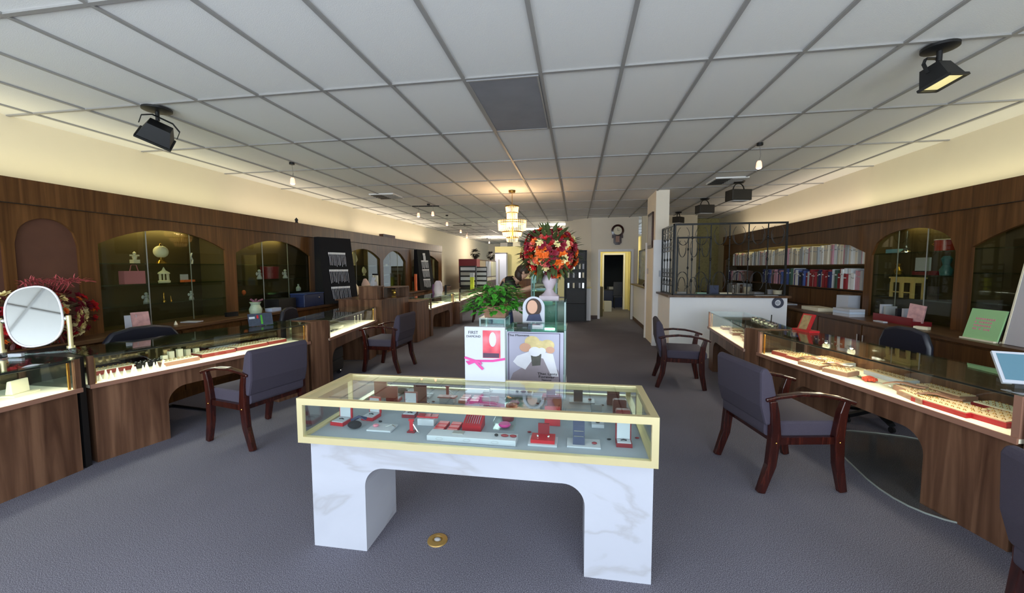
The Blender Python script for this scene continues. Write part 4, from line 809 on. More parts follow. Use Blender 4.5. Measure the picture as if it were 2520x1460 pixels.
# ================================================================ STOCK IN THE WALL CABINETS
S1,S2,S3=1.15,1.39,1.63
def bag(x,y,z,w,h,label,m,face=R(90)):
    t=thing('gift_bag',label,'bag',(x,y,z),face); MB().box(-w/2,w/2,-.04,.04,0,h).build('bag_body',m,t); MB().sweep([(-w*.2,-.03,h),(-w*.12,-.03,h+.07),(w*.12,-.03,h+.07),(w*.2,-.03,h)],.006).build('handle',m,t)
bag(-5.2,3.96,S2,.23,.15,'flat pink paper bag on the middle shelf of the globe trophy cabinet',PINK)
t=thing('globe_trophy','gold and cream globe trophy on the top shelf','trophy',(-5.2,4.31,S3)); MB().lathe([(.055,0),(.05,.02),(.025,.05),(.03,.08)],seg=18).build('pedestal',BRASS,t,True); MB().ball((0,0,.15),.078,18).build('globe',CREAMP,t,True); MB().lathe([(.02,.22),(.012,.245),(0,.26)]).build('finial',BRASS,t,True)
t=thing('white_trophy','small white winged figurine left of the globe trophy','figurine',(-5.2,4.0,S3)); MB().box(-.03,.03,-.035,.035,0,.045).build('pedestal',CREAMP,t); m=MB().lathe([(.018,.045),(.025,.08),(.01,.1),(.018,.125),(0,.145)],seg=12); m.box(-.006,.006,-.05,.05,.085,.105); m.build('figure',CREAMP,t,True)
t=thing('white_carousel','white carousel shaped ornament on the middle shelf','ornament',(-5.2,4.33,S2)); m=MB().lathe([(.06,0),(.065,.02),(.05,.03)],seg=18)
for k in range(8): m.cyl((.045*cos(k*pi/4),.045*sin(k*pi/4),.03),.006,.08,6)
m.build('base',CREAMP,t,True); MB().lathe([(.062,.11),(.06,.125),(.02,.155),(.01,.18),(0,.2)],seg=18).build('roof',CREAMP,t,True)
t=thing('card_and_box','white card standing behind an orange box on the middle shelf','card',(-5.2,4.62,S2),R(90)); MB().box(-.06,.05,.02,.026,.02,.1).build('card',WCARD,t); MB().box(-.06,.1,-.03,.03,0,.025).build('orange_box',ORANGE,t)
def fig(x,y,z,s,label,nm='angel_figurine'):
    t=thing(nm,label,'figurine',(x,y,z)); MB().lathe([(.03*s,0),(.034*s,.01*s),(.014*s,.06*s),(.022*s,.075*s),(.01*s,.09*s)],seg=12).build('robe',WCARD,t,True); MB().ball((0,0,.108*s),.02*s,10).build('head',WCARD,t,True); m=MB()
    for q in (-1,1): m.ball((-.012*s,q*.028*s,.07*s),(.006*s,.02*s,.024*s),8)
    m.build('wings',WCARD,t,True)
fig(-5.2,4.10,S1,1.0,'white angel figurine on the lower shelf below the pink bag'); fig(-5.2,4.68,S1,.9,'white angel figurine on the lower shelf below the orange box')
tag(MB().lathe([(.02,0),(.02,.01),(.006,.02),(.01,.05),(.005,.07),(.009,.1),(0,.13)],seg=10).build('brass_candlestick',BRASS,loc=(-5.2,4.31,S1),smooth=True),'tall brass candlestick on the lower shelf','candlestick')
tag(MB().lathe([(.014,0),(.005,.015),(.004,.05),(0,.07)],seg=10).build('small_candlestick',BRASS,loc=(-5.19,4.39,S1),smooth=True),'short brass candlestick beside the taller one','candlestick')
tag(MB().sweep([(0,0,0),(0,.01,.05),(0,-.015,.1),(0,.005,.15)],.02,.01).build('seahorse_figurine',WCARD,loc=(-5.2,4.72,S3)),'slim twisted white figurine on the top shelf above the orange box','figurine')
# U2
t=thing('drum_box','burgundy fabric drum box between two white figurines','box',(-5.2,6.12,S2)); MB().lathe([(.13,0),(.14,.18)],seg=24).build('box_body',DRED,t,True); MB().lathe([(.143,.18),(.143,.205),(0,.21)],seg=24).build('box_lid',DRED,t,True)
fig(-5.15,5.83,S2,1.25,'white angel figurine just left of the burgundy drum box'); fig(-5.15,6.42,S2,1.25,'white angel figurine just right of the burgundy drum box')
for k,z in enumerate((.93,1.02,1.1)): tag(MB().lathe([(.05,0),(.13,.03),(.135,.035),(.05,.006)],seg=20).build('glass_dish',DARKG if k%2 else SILVER,loc=(-5.15,6.08,z+.02),smooth=True),'shallow '+('smoky' if k%2 else 'silver')+f' dish below the drum box, {ordn(k+1)} from below','dish')
tag(MB().lathe([(.04,0),(.045,.05),(.015,.09),(.018,.12)],seg=14).build('white_bottle',WCARD,loc=(-5.15,6.75,S1-.0),smooth=True),'white bottle on the lower shelf near the black tower','bottle')
tag(MB().ball((0,0,.04),(.03,.03,.04)).build('orange_ornament',ORANGE,loc=(-5.15,5.5,S1),smooth=True),'small orange ornament on the lower shelf left of the dishes','ornament')
# on the left ledge
LZ=.885
def slab(nm,x,y,z,w,d,h,m,label,cat,rz=0,tilt=0,group=None): return tag(MB().box(-w/2,w/2,-d/2,d/2,0,h).build(nm,m,loc=(x,y,z),rot=(R(tilt),0,rz)),label,cat,group)
MAGZ=mat('pink_cover_print',(206,160,160),.45,noise=.6,scale=16)
slab('magazine',-4.80,3.72,LZ,.16,.012,.2,MAGZ,'pink covered magazine standing on the left back worktop','magazine',R(75),-12)
slab('magazine',-4.84,3.64,LZ,.1,.012,.17,WCARD,'white leaflet leaning behind the pink covered magazine','leaflet',R(60),-10)
slab('paper_stack',-4.85,4.35,LZ,.2,.12,.008,WCARD,'flat white papers on the left back worktop','paper',.2)
tag(MB().lathe([(.02,0),(.014,.02),(.004,.045),(0,.05)],seg=12).build('hand_bell',CREAMP,loc=(-4.8,4.1,LZ),smooth=True),'tiny cream bell on the left back worktop','bell')
slab('wire_card_rack',-4.85,4.95,LZ,.16,.05,.06,BLKMET,'small dark card rack on the left back worktop','card rack',R(80))
t=thing('gift_sack','pale green sack with a plum bow on the left back worktop','bag',(-4.82,5.35,LZ)); MB().lathe([(.08,0),(.09,.06),(.06,.13),(.08,.17)],seg=14).build('bag_body',mat('pale_green_plastic',(176,196,170),.4,noise=.2),t,True)
m=MB()
for a in (.3,1.2,2.2,2.9): m.sweep([(0,0,.13),(.05*cos(a),.05*sin(a),.19),(.11*cos(a),.11*sin(a),.21)],.03,.006)
m.build('bow',mat('plum_ribbon',(120,76,96),.5),t)
slab('tissue_box',-4.78,5.66,LZ,.12,.2,.05,mat('pale_blue_card',(170,186,214),.6),'pale blue flat box beside the green sack','box')
t=thing('cash_box','dark blue metal storage box on the left back worktop','box',(-4.80,6.52,LZ)); MB().box(-.14,.14,-.27,.27,0,.22).build('box_body',NAVY,t,bevel=.01); MB().box(-.145,.145,-.275,.275,.22,.24).build('box_lid',BLUE,t,bevel=.008); MB().ball((.145,.12,.15),.016).build('latch',CHROME,t)
slab('black_box',-4.88,5.95,LZ,.26,.4,.18,BLACK,'black box left of the dark blue storage box','box')
# necklace towers
def tower(x,y,z0,z1,wb,wt,rows,label,rz):
    t=thing('necklace_tower',label,'display stand',(x,y,z0),rz,'black velvet necklace towers'); h=z1-z0
    MB().add([(-wb/2,-.15,0),(wb/2,-.15,0),(wb/2,.15,0),(-wb/2,.15,0),(-wt/2,.02,h),(wt/2,.02,h),(wt/2,.15,h),(-wt/2,.15,h)],[(3,2,1,0),(4,5,6,7),(0,1,5,4),(1,2,6,5),(2,3,7,6),(3,0,4,7)]).build('velvet_body',VELVET,t)
    for k,(f0,w) in enumerate(rows):
        yy=-.15+.17*f0-.008; zz=h*f0; m=MB()
        n=13
        for i in range(n): m.box(-w/2+i*w/n,-w/2+(i+.8)*w/n,yy-.004,yy,zz-.02,zz+.018)
        m.build('price_tags',WHITE,t); m=MB(); q=random.Random(k)
        for i in range(n): xx=-w/2+(i+.4)*w/n; m.sweep([(xx,yy,zz-.02),(xx+q.uniform(-.004,.004),yy-.008-.17*.06,zz-.08),(xx+q.uniform(-.008,.008),yy-.02-.17*.1,zz-.21-.05*q.random())],.005)
        m.build('chains',CHAINM,t)
tower(-4.66,7.22,.887,2.16,.74,.70,((.76,.38),(.50,.42),(.24,.42)),'black velvet tower hung with rows of silver necklaces',R(68))
tower(-4.70,11.9,.887,2.13,.62,.52,((.90,.10),(.72,.3),(.5,.3),(.26,.3)),'farther black velvet tower with fewer necklace rows',R(66))
# jewelry busts in U3
def bust(x,y,z,s,label,rz=0,m=CREAMP):
    t=thing('necklace_bust',label,'jewelry bust',(x,y,z),rz,'white jewelry busts'); MB().lathe([(.05*s,0),(.045*s,.02*s),(.02*s,.05*s),(.02*s,.08*s)],seg=12).build('foot',m,t,True)
    MB().sweep([(0,0,.06*s),(0,-.02*s,.14*s),(0,0,.24*s),(0,.03*s,.33*s)],[.10*s,.2*s,.17*s,.05*s],[.04*s,.06*s,.06*s,.05*s],seg=12).build('torso',m,t,True)
bust(-5.18,8.75,1.63,.95,'white jewelry bust on the top shelf under the arch',R(80)); bust(-5.14,9.1,1.39,.62,'white jewelry bust right of centre on the middle shelf',R(60)); bust(-5.14,8.2,1.39,.62,'white jewelry bust beside the black tower',R(80)); bust(-4.85,8.65,.885,1.3,'tall grey pink bust on the worktop behind the riser box',R(60),mat('grey_pink_linen',(196,176,172),.7)); bust(-4.8,8.1,.885,1.1,'cream bust on the worktop behind the tall wood cabinet',R(70))
slab('small_sign',-5.15,10.3,1.63,.1,.02,.05,WCARD,'bright small white plaque on the shelf of the fifth arched cabinet','plaque',R(90))
slab('dark_bowl',-5.15,9.0,1.15,.2,.2,.12,BLACK,'black box on the lower shelf behind the busts','box')
for k in range(4): slab('red_box',-5.2,12.3+.28*k,(1.15,1.39,1.63,1.39)[k],.1,.2,.14,(DRED,ORANGE,DRED,ORANGE)[k],f'reddish box in the end wall cabinet, {ordn(k+1)} from the shop front','box',0,0,'reddish boxes in the end cabinet')
slab('framed_certificate',-5.0,11.4,1.3,.02,.4,.42,mat('certificate_print',(150,146,110),.4,noise=.4,scale=12),'hazy green certificate frame in the end wall cabinet','frame')
t=thing('plastic_carrier_bag','white and purple bags standing on the counter beyond the desk','bag',(-3.62,10.15,ZT)); MB().lathe([(.1,0),(.13,.1),(.1,.28),(.06,.34)],seg=12).build('bag_body',mat('white_purple_plastic',(214,206,230),.4,noise=.15,scale=6),t,True); MB().lathe([(.06,0),(.07,.1),(.05,.24)],(-.14,.1,0),10).build('purple_bag',PURPLE,t,True)
t=thing('display_stand','little dark stand on the counter beyond the desk','display stand',(-3.5,10.4,ZT)); MB().cyl((0,0,0),.03,.2).build('pole',BLKMET,t); MB().box(-.02,.14,-.02,.02,.2,.215).build('arm',BLKMET,t)
slab('orange_strip',-4.75,11.35,.885,.05,.1,.5,ORANGE,'slim orange brown panel standing left of the farther black tower','panel')
# ================================================================ RIGHT SIDE STOCK
BKC={'cream':(214,206,186),'white':(226,230,230),'grey':(168,172,172),'blue':(70,90,150),'navy':(34,40,84),'green':(60,90,74),'red':(140,34,40),'pink':(190,140,150),'brown':(96,70,56),'black':(34,34,40)}
BM={k:mat('book_'+k,v,.6) for k,v in BKC.items()}
def books(y0,y1,z,cols,shelf,hmin,hmax,dmin=.02,dmax=.045,seed=1,x=4.06,lean=.03):
    q=random.Random(seed); y=y0; n=0; proto={}
    while y<y1:
        w=q.uniform(dmin,dmax); h=q.uniform(hmin,hmax); c=q.choice(cols); n+=1
        o=MB().box(0,.2,0,w*.92,0,h).build('book',BM[c],loc=(x+q.uniform(-.02,.02),y,z+.0015),rot=(q.uniform(0,lean)*.5,0,0)); MB().box(.004,.198,.003,w*.92-.003,h-.004,h+.001).build('page_block',WCARD,o)
        MB().box(-.0015,0,.002,w*.9-.002,h*.7,h*.76).build('spine_band',BM['white' if c in('navy','black','red','brown','green','blue') else 'grey'],o)
        tag(o,f'{c} spined book on the {shelf}, {ordn(n)} from its near end','book',None if 0 else f'books on the {shelf}'); y+=w+.001
books(6.36,11.3,1.6,['cream','cream','white','grey','white','grey','pink','cream'],'top bookcase shelf',.25,.33,.04,.07,2)
books(6.40,8.5,1.22,['red','navy','black','green','blue','red','white','grey','pink','white'],'middle bookcase shelf',.22,.32,.035,.065,3)
books(8.75,9.6,1.22,['navy','black','pink','blue','grey'],'middle shelf behind the iron screen',.24,.3,.04,.06,4)
books(10.5,11.6,1.22,['white','pink','navy','grey','brown'],'middle shelf at its far end',.2,.26,.04,.06,5)
books(10.6,11.6,.885,['grey','white','brown','grey'],'back worktop at the far end',.2,.28,.04,.06,6)
for k,(y,m_,l) in enumerate(((9.0,WCARD,'white ice bucket shaped tub on the office worktop'),(8.75,CREAMP,'white coiled spring like cup on the office worktop'),(9.7,WCARD,'white low box with a purple mark on the office worktop'),(10.2,CREAMP,'cream jar on the office worktop'))):
    if k in (0,1,3): tag(MB().lathe([(.06,0),(.08,.2),(.085,.21),(.07,.21)],seg=16).build('tub',m_,loc=(4.0,y,.885),smooth=True),l,'tub')
    else: slab('low_box',4.0,y,.885,.2,.3,.12,m_,l,'box')
slab('white_tool_bag',3.95,6.55,.885,.18,.2,.26,WCARD,'pale blue white bag slumped at the right end of the bookcase','bag',.2)
for k in range(3): slab('paper_pile',3.72,6.15,.885+.035*k,.2,.3,.033,(WCARD,mat('pale_blue_paper',(190,206,226),.6),WCARD)[k],f'thick pale paper pile on the right back worktop, {ordn(k+1)} from below','paper','.3' and .1)
slab('paper_pile',3.75,6.9,.885,.25,.45,.05,CREAMP,'loose cream papers on the office worktop below the bookcase','paper')
slab('paper_pile',3.75,8.0,.885,.25,.5,.02,WCARD,'loose white papers at the far end of the office worktop','paper')
t=thing('dark_cabinet_doors','dark cabinet under the middle bookcase shelf','cabinet',(4.02,6.34,.885)); MB().box(.1,.3,0,2.2,0,.31).build('body',BLACK,t)
for k in range(3): MB().box(.08,.1,.01+k*.73,.72+k*.73,.01,.3).build('door',WOOD,t)
# stool cabinet
t=thing('mini_stool','small pale wooden stool on the lower shelf','stool',(4.14,5.78,1.17)); PW=mat('pale_pine',(222,190,120),.5,noise=.08)
MB().box(-.07,.07,-.2,.2,.24,.26).build('seat',PW,t); MB().box(-.06,.06,-.185,.185,.19,.24).build('apron',PW,t)
for a in (-.055,.055):
    for b in (-.17,0,.17): MB().box(a-.012,a+.012,b-.014,b+.014,0,.19).build('leg',PW,t)
MB().box(-.055,-.045,-.17,.17,.06,.075).build('stretcher',PW,t)
t=thing('red_enamel_pot','red enamel pot with a white rim on the top shelf','pot',(4.12,5.27,1.74)); MB().lathe([(.08,0),(.085,.12)],seg=22).build('pot_body',mat('red_enamel',(170,60,44),.25),t,True); MB().lathe([(.086,.12),(.09,.125),(.08,.13)],seg=22).build('rim',WCARD,t,True); MB().sweep([(0,.08,.1),(-.02,.13,.08),(0,.08,.04)],.014).build('handle',BRASS,t)
t=thing('oil_lamp','clear glass oil lamp with a tall chimney','lamp',(4.12,5.80,1.74)); MB().lathe([(.06,0),(.06,.01),(.03,.03),(.035,.05)],seg=16).build('lamp_base',CHROME,t,True); MB().lathe([(.03,.05),(.035,.09),(.022,.13),(.022,.27)],seg=16).build('chimney',GLASS,t,True)
slab('pale_blue_box',4.13,5.98,1.74,.1,.2,.05,mat('aqua_card',(130,180,200),.6),'pale blue box beside the oil lamp','box')
slab('price_sheet',4.13,5.55,1.50,.02,.2,.17,WCARD,'white slanted price sheet on a dark stand on the upper shelf','sign')
slab('dark_stand',4.16,5.55,1.46,.08,.28,.05,DRED,'dark stand below the slanted price sheet','stand')
tag(MB().lathe([(.05,0),(.06,.06),(.03,.12),(.05,.19),(.03,.22)],seg=14).build('teal_vase',mat('teal_glaze',(60,110,110),.3),loc=(4.13,5.24,1.46),smooth=True),'teal vase on the upper shelf below the red pot','vase')
tag(MB().lathe([(.03,0),(.05,.05),(.02,.1),(.04,.14)],seg=14).build('gold_candelabra',BRASS,loc=(4.15,5.95,1.46),smooth=True),'gold ornament on the upper shelf left of the slanted sheet','ornament')
slab('dark_photo_frame',4.14,5.40,1.17,.02,.14,.16,mat('dark_print',(70,60,60),.4,noise=.4),'dark photo frame right of the wooden stool','frame')
for k,(y,h,m_) in enumerate(((5.86,.19,WCARD),(5.79,.17,BM['grey']),(5.6,.16,BM['black']),(5.5,.17,WCARD))): slab('booklet',3.98,y,.885,.14,.03,h,m_,('white','grey','black','cream')[k]+' booklet standing in the red desk tray, right side of the shop','booklet',.1,0)
t=thing('desk_tray','dark red desk tray on the right back worktop','tray',(3.86,5.45,.885)); MB().box(-.1,.1,-.3,.3,0,.05).build('tray_body',DRED,t); MB().box(-.1,-.09,-.3,.3,.05,.09).build('front_lip',DRED,t)
slab('pink_brochure',3.84,5.22,.93,.02,.16,.2,MAGZ,'pinkish brochure fanned at the end of the dark red desk tray','brochure',.3,8)
slab('white_remote',3.68,5.5,.885,.05,.16,.015,WCARD,'small white strip lying before the desk tray','paper'); slab('calculator',3.70,4.93,.885,.06,.12,.03,CREAMP,'cream calculator tilted near the green sign','calculator',.5)
t=thing('green_sign','pale green framed sign with pink lettering standing on the right worktop','sign',(3.66,4.26,.885),R(-90)+.05)
MB().box(-.15,.15,-.006,.006,0,.29).build('board',GREEN,t,rot=(R(-14),0,0)); MB().box(-.155,.155,.007,.012,-.0,.298).build('backing',BLACK,t,rot=(R(-14),0,0)); MB().box(-.15,.15,-.03,.06,0,.012).build('stand',CREAMP,t)
for k,(zz,l,m_) in enumerate(((.20,'Custom',TBAR),(.165,'Jewelry',PINK),(.125,'Design',WCARD),(.09,'Repair',PINK))): pass
m=MB(); q=random.Random(3)
for r in range(4):
    for i in range(9): 
        if q.random()<.85: m.box(-.085+i*.019,-.085+i*.019+.012,-.0075,-.006,.19-r*.032,.19-r*.032+.016)
m.build('lettering_marks',PINK,t,rot=(R(-14),0,0))
t=thing('grey_board','large pale grey board leaning on the right worktop at the picture edge','board',(3.70,3.68,.885),R(-90)); MB().box(-.4,.33,-.012,.012,0,1.02).build('panel',mat('satin_grey_board',(186,184,190),.35,noise=.04,scale=3),t,rot=(R(-9),0,0)); MB().box(-.41,-.395,-.015,.015,0,1.02).build('edge_strip',CREAMP,t,rot=(R(-9),0,0))
tag(MB().cyl((0,0,0),.02,.07).build('door_lock',CREAMP,loc=(3.972,4.72,.885)),'cream lock knob on the cabinet behind the green sign','lock')
# ---------------------------------------------------------------- iron screen on the half wall
def screen(name_,M,w,z0,z1,n,label,dense=False):
    t=thing('iron_screen',label,'screen',(0,0,0)); m=MB(M)
    m.box(0,w,-.012,.012,z1-.03,z1).box(0,w,-.012,.012,z0,z0+.02).box(0,.028,-.014,.014,z0,z1).box(w-.028,w,-.014,.014,z0,z1); m.build('frame',BLKMET,t)
    for k in range(1,n):
        x=w*k/n; b=MB(M); b.box(x-.007,x+.007,-.007,.007,z0,z1)
        for zz in (.2,.5,.8): b.ball((x,0,z0+(z1-z0)*zz),(.018,.018,.03),8)
        b.build('baluster',BLKMET,t)
    if not dense:
        for k in range(0,n,1):
            x=w*(k+.5)/n; h=w/n*.36
            for zz,sg in ((z0+.25,1),(z1-.22,-1)):
                for q in (-1,1): MB(M).sweep([(x+q*h*cos(a)*(1-.25*i/14),0,zz+sg*.17*sin(a)*(1-.2*i/14)) for i,a in enumerate([1.4*pi*i/14-.35*pi for i in range(15)])],.008,seg=5).build('scroll',BLKMET,t)
    else:
        m=MB(M)
        for zz in (.12,.24,.3,.62,.68,.8,.9):
            m.box(0,w,-.008,.008,z0+(z1-z0)*zz,z0+(z1-z0)*zz+.016)
            for k in range(n): m.sweep([(w*(k+.5)/n+.05*cos(a),0,z0+(z1-z0)*zz+.05+.04*sin(a)) for a in [2*pi*i/10 for i in range(10)]],.007,seg=4,closed=True)
        m.build('lattice',BLKMET,t)
    return t
screen('front',Matrix.Translation((1.66,7.27,0)),1.78,1.085,2.31,6,'long black wrought iron screen on the front of the half wall')
screen('side',Matrix.Translation((1.66,7.29,0))@Matrix.Rotation(R(90),4,'Z'),.93,1.085,2.31,4,'dense black wrought iron screen on the aisle side of the half wall',True)
screen('rear',Matrix.Translation((1.83,7.80,0)),.60,.982,2.12,3,'lower iron screen standing inside the office behind the others')
tag(MB(Matrix.Rotation(R(90),4,'X')).lathe([(.05,-.012),(.085,-.012),(.09,0),(.085,.012),(.05,.012)],seg=28,ring=True).build('wall_medallion',mat('pewter',(90,94,110),.35,metal=.6),loc=(3.30,7.19,.97),smooth=True),'round dark medallion on the white half wall','medallion')
tag(MB(Matrix.Rotation(R(90),4,'X')).lathe([(0,0),(.028,0),(.02,.012),(0,.014)],seg=16).build('medallion_centre',WCARD,loc=(3.30,7.19,.97)),'pale disc at the centre of the round medallion','medallion')
tag(MB().box(1.7,3.3,7.17,7.2,1.09,1.0925).build('paper_strip',WCARD) if 0 else MB().box(2.95,3.30,7.18,7.26,1.086,1.092).build('paper_strip',WCARD),'thin white paper lying on the half wall cap','paper')
# things on the office ledge behind the iron screen
t=thing('office_desk','dark desk inside the office behind the half wall','desk',(1.8,7.5,0)); MB().box(0,1.5,0,.35,.93,.98).build('desk_top',WOODH,t)
MB().box(.05,1.45,.04,.31,0,.93).build('desk_body',WOOD,t)
for k,(x,w,h,m_,l) in enumerate(((1.88,.16,.14,TBAR,'grey machine left of the black box on the office desk'),(2.08,.1,.1,BLACK,'small black box on the office desk'),(2.22,.16,.13,mat('mint_card',(150,190,170),.5),'mint green box on the office desk'),(2.42,.16,.26,NAVY,'tall navy binder on the office desk'),(2.62,.2,.13,CREAMP,'cream tray stack on the office desk'),(2.9,.2,.12,TBAR,'grey telephone base on the office desk'))): slab('office_box',x,7.62,.98,w,.12,h,m_,l,'box')
# pillar picture and thermostat
t=thing('framed_picture','tall dark framed picture high on the pillar','picture',(1.53,8.7,2.32)); MB().box(-.03,0,-.26,.26,-.36,.36).build('frame',MAHOG,t); MB().box(-.034,-.03,-.2,.2,-.3,.3).build('canvas',mat('dim_canvas',(110,96,90),.4,noise=.4,scale=6),t)
slab('light_switch',1.52,9.0,1.42,.01,.08,.12,WCARD,'white switch plate on the pillar','switch'); slab('thermostat',1.525,8.35,1.52,.02,.1,.16,TBAR,'small grey thermostat on the pillar face','thermostat')
slab('intercom',1.63,8.21,1.38,.05,.02,.12,WCARD,'white intercom on the pillar end facing the shop','intercom')
# wall clock
t=thing('wall_clock','octagonal dark wood pendulum clock above the doorway','clock',(1.21,12.395,2.66)); MB(Matrix.Rotation(R(90),4,'X')).lathe([(.125,0),(.185,0),(.185,.05),(.125,.06)],seg=32,ring=True).build('bezel',MAHOG,t,True); MB(Matrix.Rotation(R(90),4,'X')).lathe([(0,.02),(.13,.02),(.13,.03),(0,.031)],seg=32).build('dial',CREAMP,t)
MB().prism([(-.115,-.14),(.115,-.14),(.115,-.36),(.06,-.42),(-.06,-.42),(-.115,-.36)],-.05,0,'y').build('pendulum_case',MAHOG,t); MB().box(-.055,.055,-.056,-.05,-.34,-.16).build('pendulum_window',mat('aged_print',(150,110,90),.4),t)
MB().box(-.004,.004,-.045,-.04,0,.08).build('clock_hand',BLACK,t); MB().box(0,.06,-.045,-.04,-.004,.004).build('clock_hand',BLACK,t)
for s in (-1,1): MB().box(s*.13-.03,s*.13+.03,-.03,0,-.22,-.12).build('side_scroll',MAHOG,t)
# dark glazed display beside the doorway, above the far half wall
t=thing('hanging_display','tall dark glazed wall display beside the doorway','display case',(1.80,11.4,1.5)); MB().box(0,.06,-.75,.75,-.415,.55).build('body',BLACK,t); MB().box(-.006,0,-.72,.72,-.27,.52).build('glazing',mat('blue_grey_print',(110,130,150),.2,noise=.6,scale=5),t)
tag(MB().lathe([(.06,0),(.09,.06),(.05,.12),(.07,.16)],seg=12).build('dark_pot',HAIR,loc=(1.72,10.3,1.085),smooth=True),'dark pot on the far half wall ledge','pot')
# hallway and back room
slab('waste_bin',1.12,14.6,0,.26,.26,.36,WCARD,'white bin on the hallway floor','bin'); slab('low_shelf',.78,13.3,0,.14,.7,.95,mat('khaki_panel',(120,110,80),.7),'narrow khaki cabinet just inside the doorway','cabinet')
t=thing('back_room_desk','dark desk piled with papers in the back room','desk',(1.5,16.4,0)); MB().box(-.5,.6,-.3,.3,.66,.7).build('desk_top',BLACK,t); MB().box(-.45,.55,-.28,.28,0,.66).build('desk_body',NAVY,t)
slab('paper_pile',1.5,16.3,.7,.5,.3,.1,WCARD,'messy white papers on the back room desk','paper',.2)
t=thing('back_room_chair','dark chair in the back room doorway','chair',(1.62,15.8,0)); MB().box(-.2,.2,-.2,.2,.42,.48).build('seat',BLACKF,t); MB().box(-.18,.2,.17,.22,.48,1.0).build('backrest',BLACKF,t)
for a in (-.17,.17):
    for b in (-.17,.17): MB().box(a-.015,a+.015,b-.015,b+.015,0,.42).build('leg',BLKMET,t)
# reception corner left of the doorway
t=thing('reception_counter','white reception counter with a yellow top beside the doorway','counter',(.35,11.9,0)); MB().box(-.42,.08,0,.35,0,.95).build('body',GREYW,t); MB().box(-.45,.10,-.02,.36,.95,.98).build('top',mat('yellow_top',(220,206,130),.4),t)
t=thing('dark_shelving','black shelving with small white goods left of the doorway','shelving',(-.02,11.6,0)); MB().box(-.32,.32,.18,.2,0,2.06).box(-.32,-.3,0,.2,0,2.06).box(.3,.32,0,.2,0,2.06).build('carcass',BLACK,t)
for z in (.5,.95,1.25,1.5,1.75,2.04): MB().box(-.3,.3,0,.18,z,z+.02).build('shelf',BLACK,t)
k=0
for z in (.97,1.27,1.52):
    for x in (-.2,-.05,.12,.22):
        k+=1; slab('bottle',-.02+x,11.7,z,.05,.05,.15,(WCARD,SILVER,CREAMP)[k%3],f'small pale bottle on the black shelving, {ordn(k)} counted from below','bottle',0,0,'pale bottles on the black shelving')
# ---------------------------------------------------------------- far left of the shop
t=thing('mirror_panel_cabinet','row of tall cream glass panels in brown frames at the far left','cabinet',(-4.2,15.9,0)); MB().box(-.5,0,0,4.85,0,1.93).build('body',WOOD,t)
for k in range(4): p_=MB().box(0,.012,.08+k*1.2,1.18+k*1.2,1.15,1.88).build('glass_panel',(mat('cream_panel',(214,204,168),.3),mat('tan_panel',(180,160,130),.3),WCARD,mat('cream_panel2',(206,204,160),.3))[k],t); MB().box(0,.013,.08+k*1.2,1.18+k*1.2,.95,1.1).build('lower_panel',CREAMP,t)
slab('red_cupboard',-4.05,14.9,1.0,.7,.5,.9,DRED,'dark red cupboard end at the far left','cupboard')
for k,(x,y,l) in enumerate(((-4.1,16.0,'round dark topiary plant nearest on the far panels'),(-4.1,19.0,'second round dark topiary plant on the far panels'))):
    t=thing('topiary_plant',l,'plant',(x,y,1.93)); m=MB(); q=random.Random(k)
    for i in range(120): u=Vector((q.gauss(0,1),q.gauss(0,1),q.gauss(0,1))).normalized(); fleaf(m,Vector((0,0,.22))+u*.1,u,.14,.05)
    m.build('foliage',mat('dark_foliage',(44,36,32),.8) if k==0 else bpy.data.materials['dark_foliage'],t)['kind']='stuff'; MB().cyl((0,0,0),.05,.1).build('pot',BLACK,t)
t=thing('magazine_rack','black rack of grey leaflets on the farthest counter','rack',(-3.75,13.6,.885)); MB().box(-.3,.3,-.05,.05,0,.75).build('rack_body',BLACK,t)
for k in range(4): MB().box(-.25,.27,-.07,-.05,.08+k*.17,.19+k*.17).build('leaflet_row',(TBAR,WCARD)[k%2],t)
t=thing('magazine_rack','second black leaflet rack with pale goods farther back','rack',(-3.6,14.6,.885)); MB().box(-.3,.3,-.05,.05,0,.72).build('rack_body',BLACK,t)
for k in range(4): MB().box(-.2,.29,-.07,-.05,.06+k*.17,.17+k*.17).build('leaflet_row',WCARD,t)
slab('yellow_bag',-3.55,13.4,.885,.12,.1,.36,YELB,'yellow green bag with white tissue between the leaflet racks','bag'); slab('white_tissue',-3.55,13.4,1.245,.14,.1,.14,WCARD,'white tissue sticking out of the yellow green bag','tissue')
t=thing('doorway_light_panel','tall pale blue white panel standing in for open doorway light at the far end','cabinet',(-3.95,21.0,0)); MB().box(-.3,.3,-.2,.2,0,2.3).build('body',mat('pale_blue_white',(200,208,236),.4),t); MB().box(-.12,-.06,-.21,-.2,.7,2.0).build('handle',TBAR,t); MB().box(-.3,.3,-.2,.2,2.3,2.36).build('top_cap',NAVY,t)  # pale blue body colour stands for light from an open doorway
t=thing('far_desk','dark desk with equipment before the yellow partition','desk',(-2.2,20.4,0)); MB().box(-.9,.9,-.3,.3,.95,1.0).build('desk_top',WOODH,t); MB().box(-.85,.85,-.28,.28,0,.95).build('desk_body',WOOD,t)
slab('monitor',-1.9,20.3,1.0,.6,.05,.5,mat('dark_teal_frame',(50,70,66),.4),'dark framed board on the far desk','monitor')
for k in range(5): slab('clutter_box',-3.9+.7*k,21.55,2.72,.4,.1,.2+.05*(k%3),(TBAR,CREAMP,BM['grey'],WCARD,BM['brown'])[k],f'storage box on top of the yellow partition, {ordn(k+1)} from its outer end','box',0,0,'boxes on the yellow partition')
slab('fascia_ornament',-5.1,10.3,2.38,.12,.7,.09,MAHOG,'flat dark box lying on top of the left fascia','box'); tag(MB().lathe([(.03,0),(.02,.03),(.03,.06),(.0,.1)],seg=10).build('small_finial',BLACK,loc=(-4.98,6.55,2.38)),'tiny dark finial standing on the left fascia','ornament')
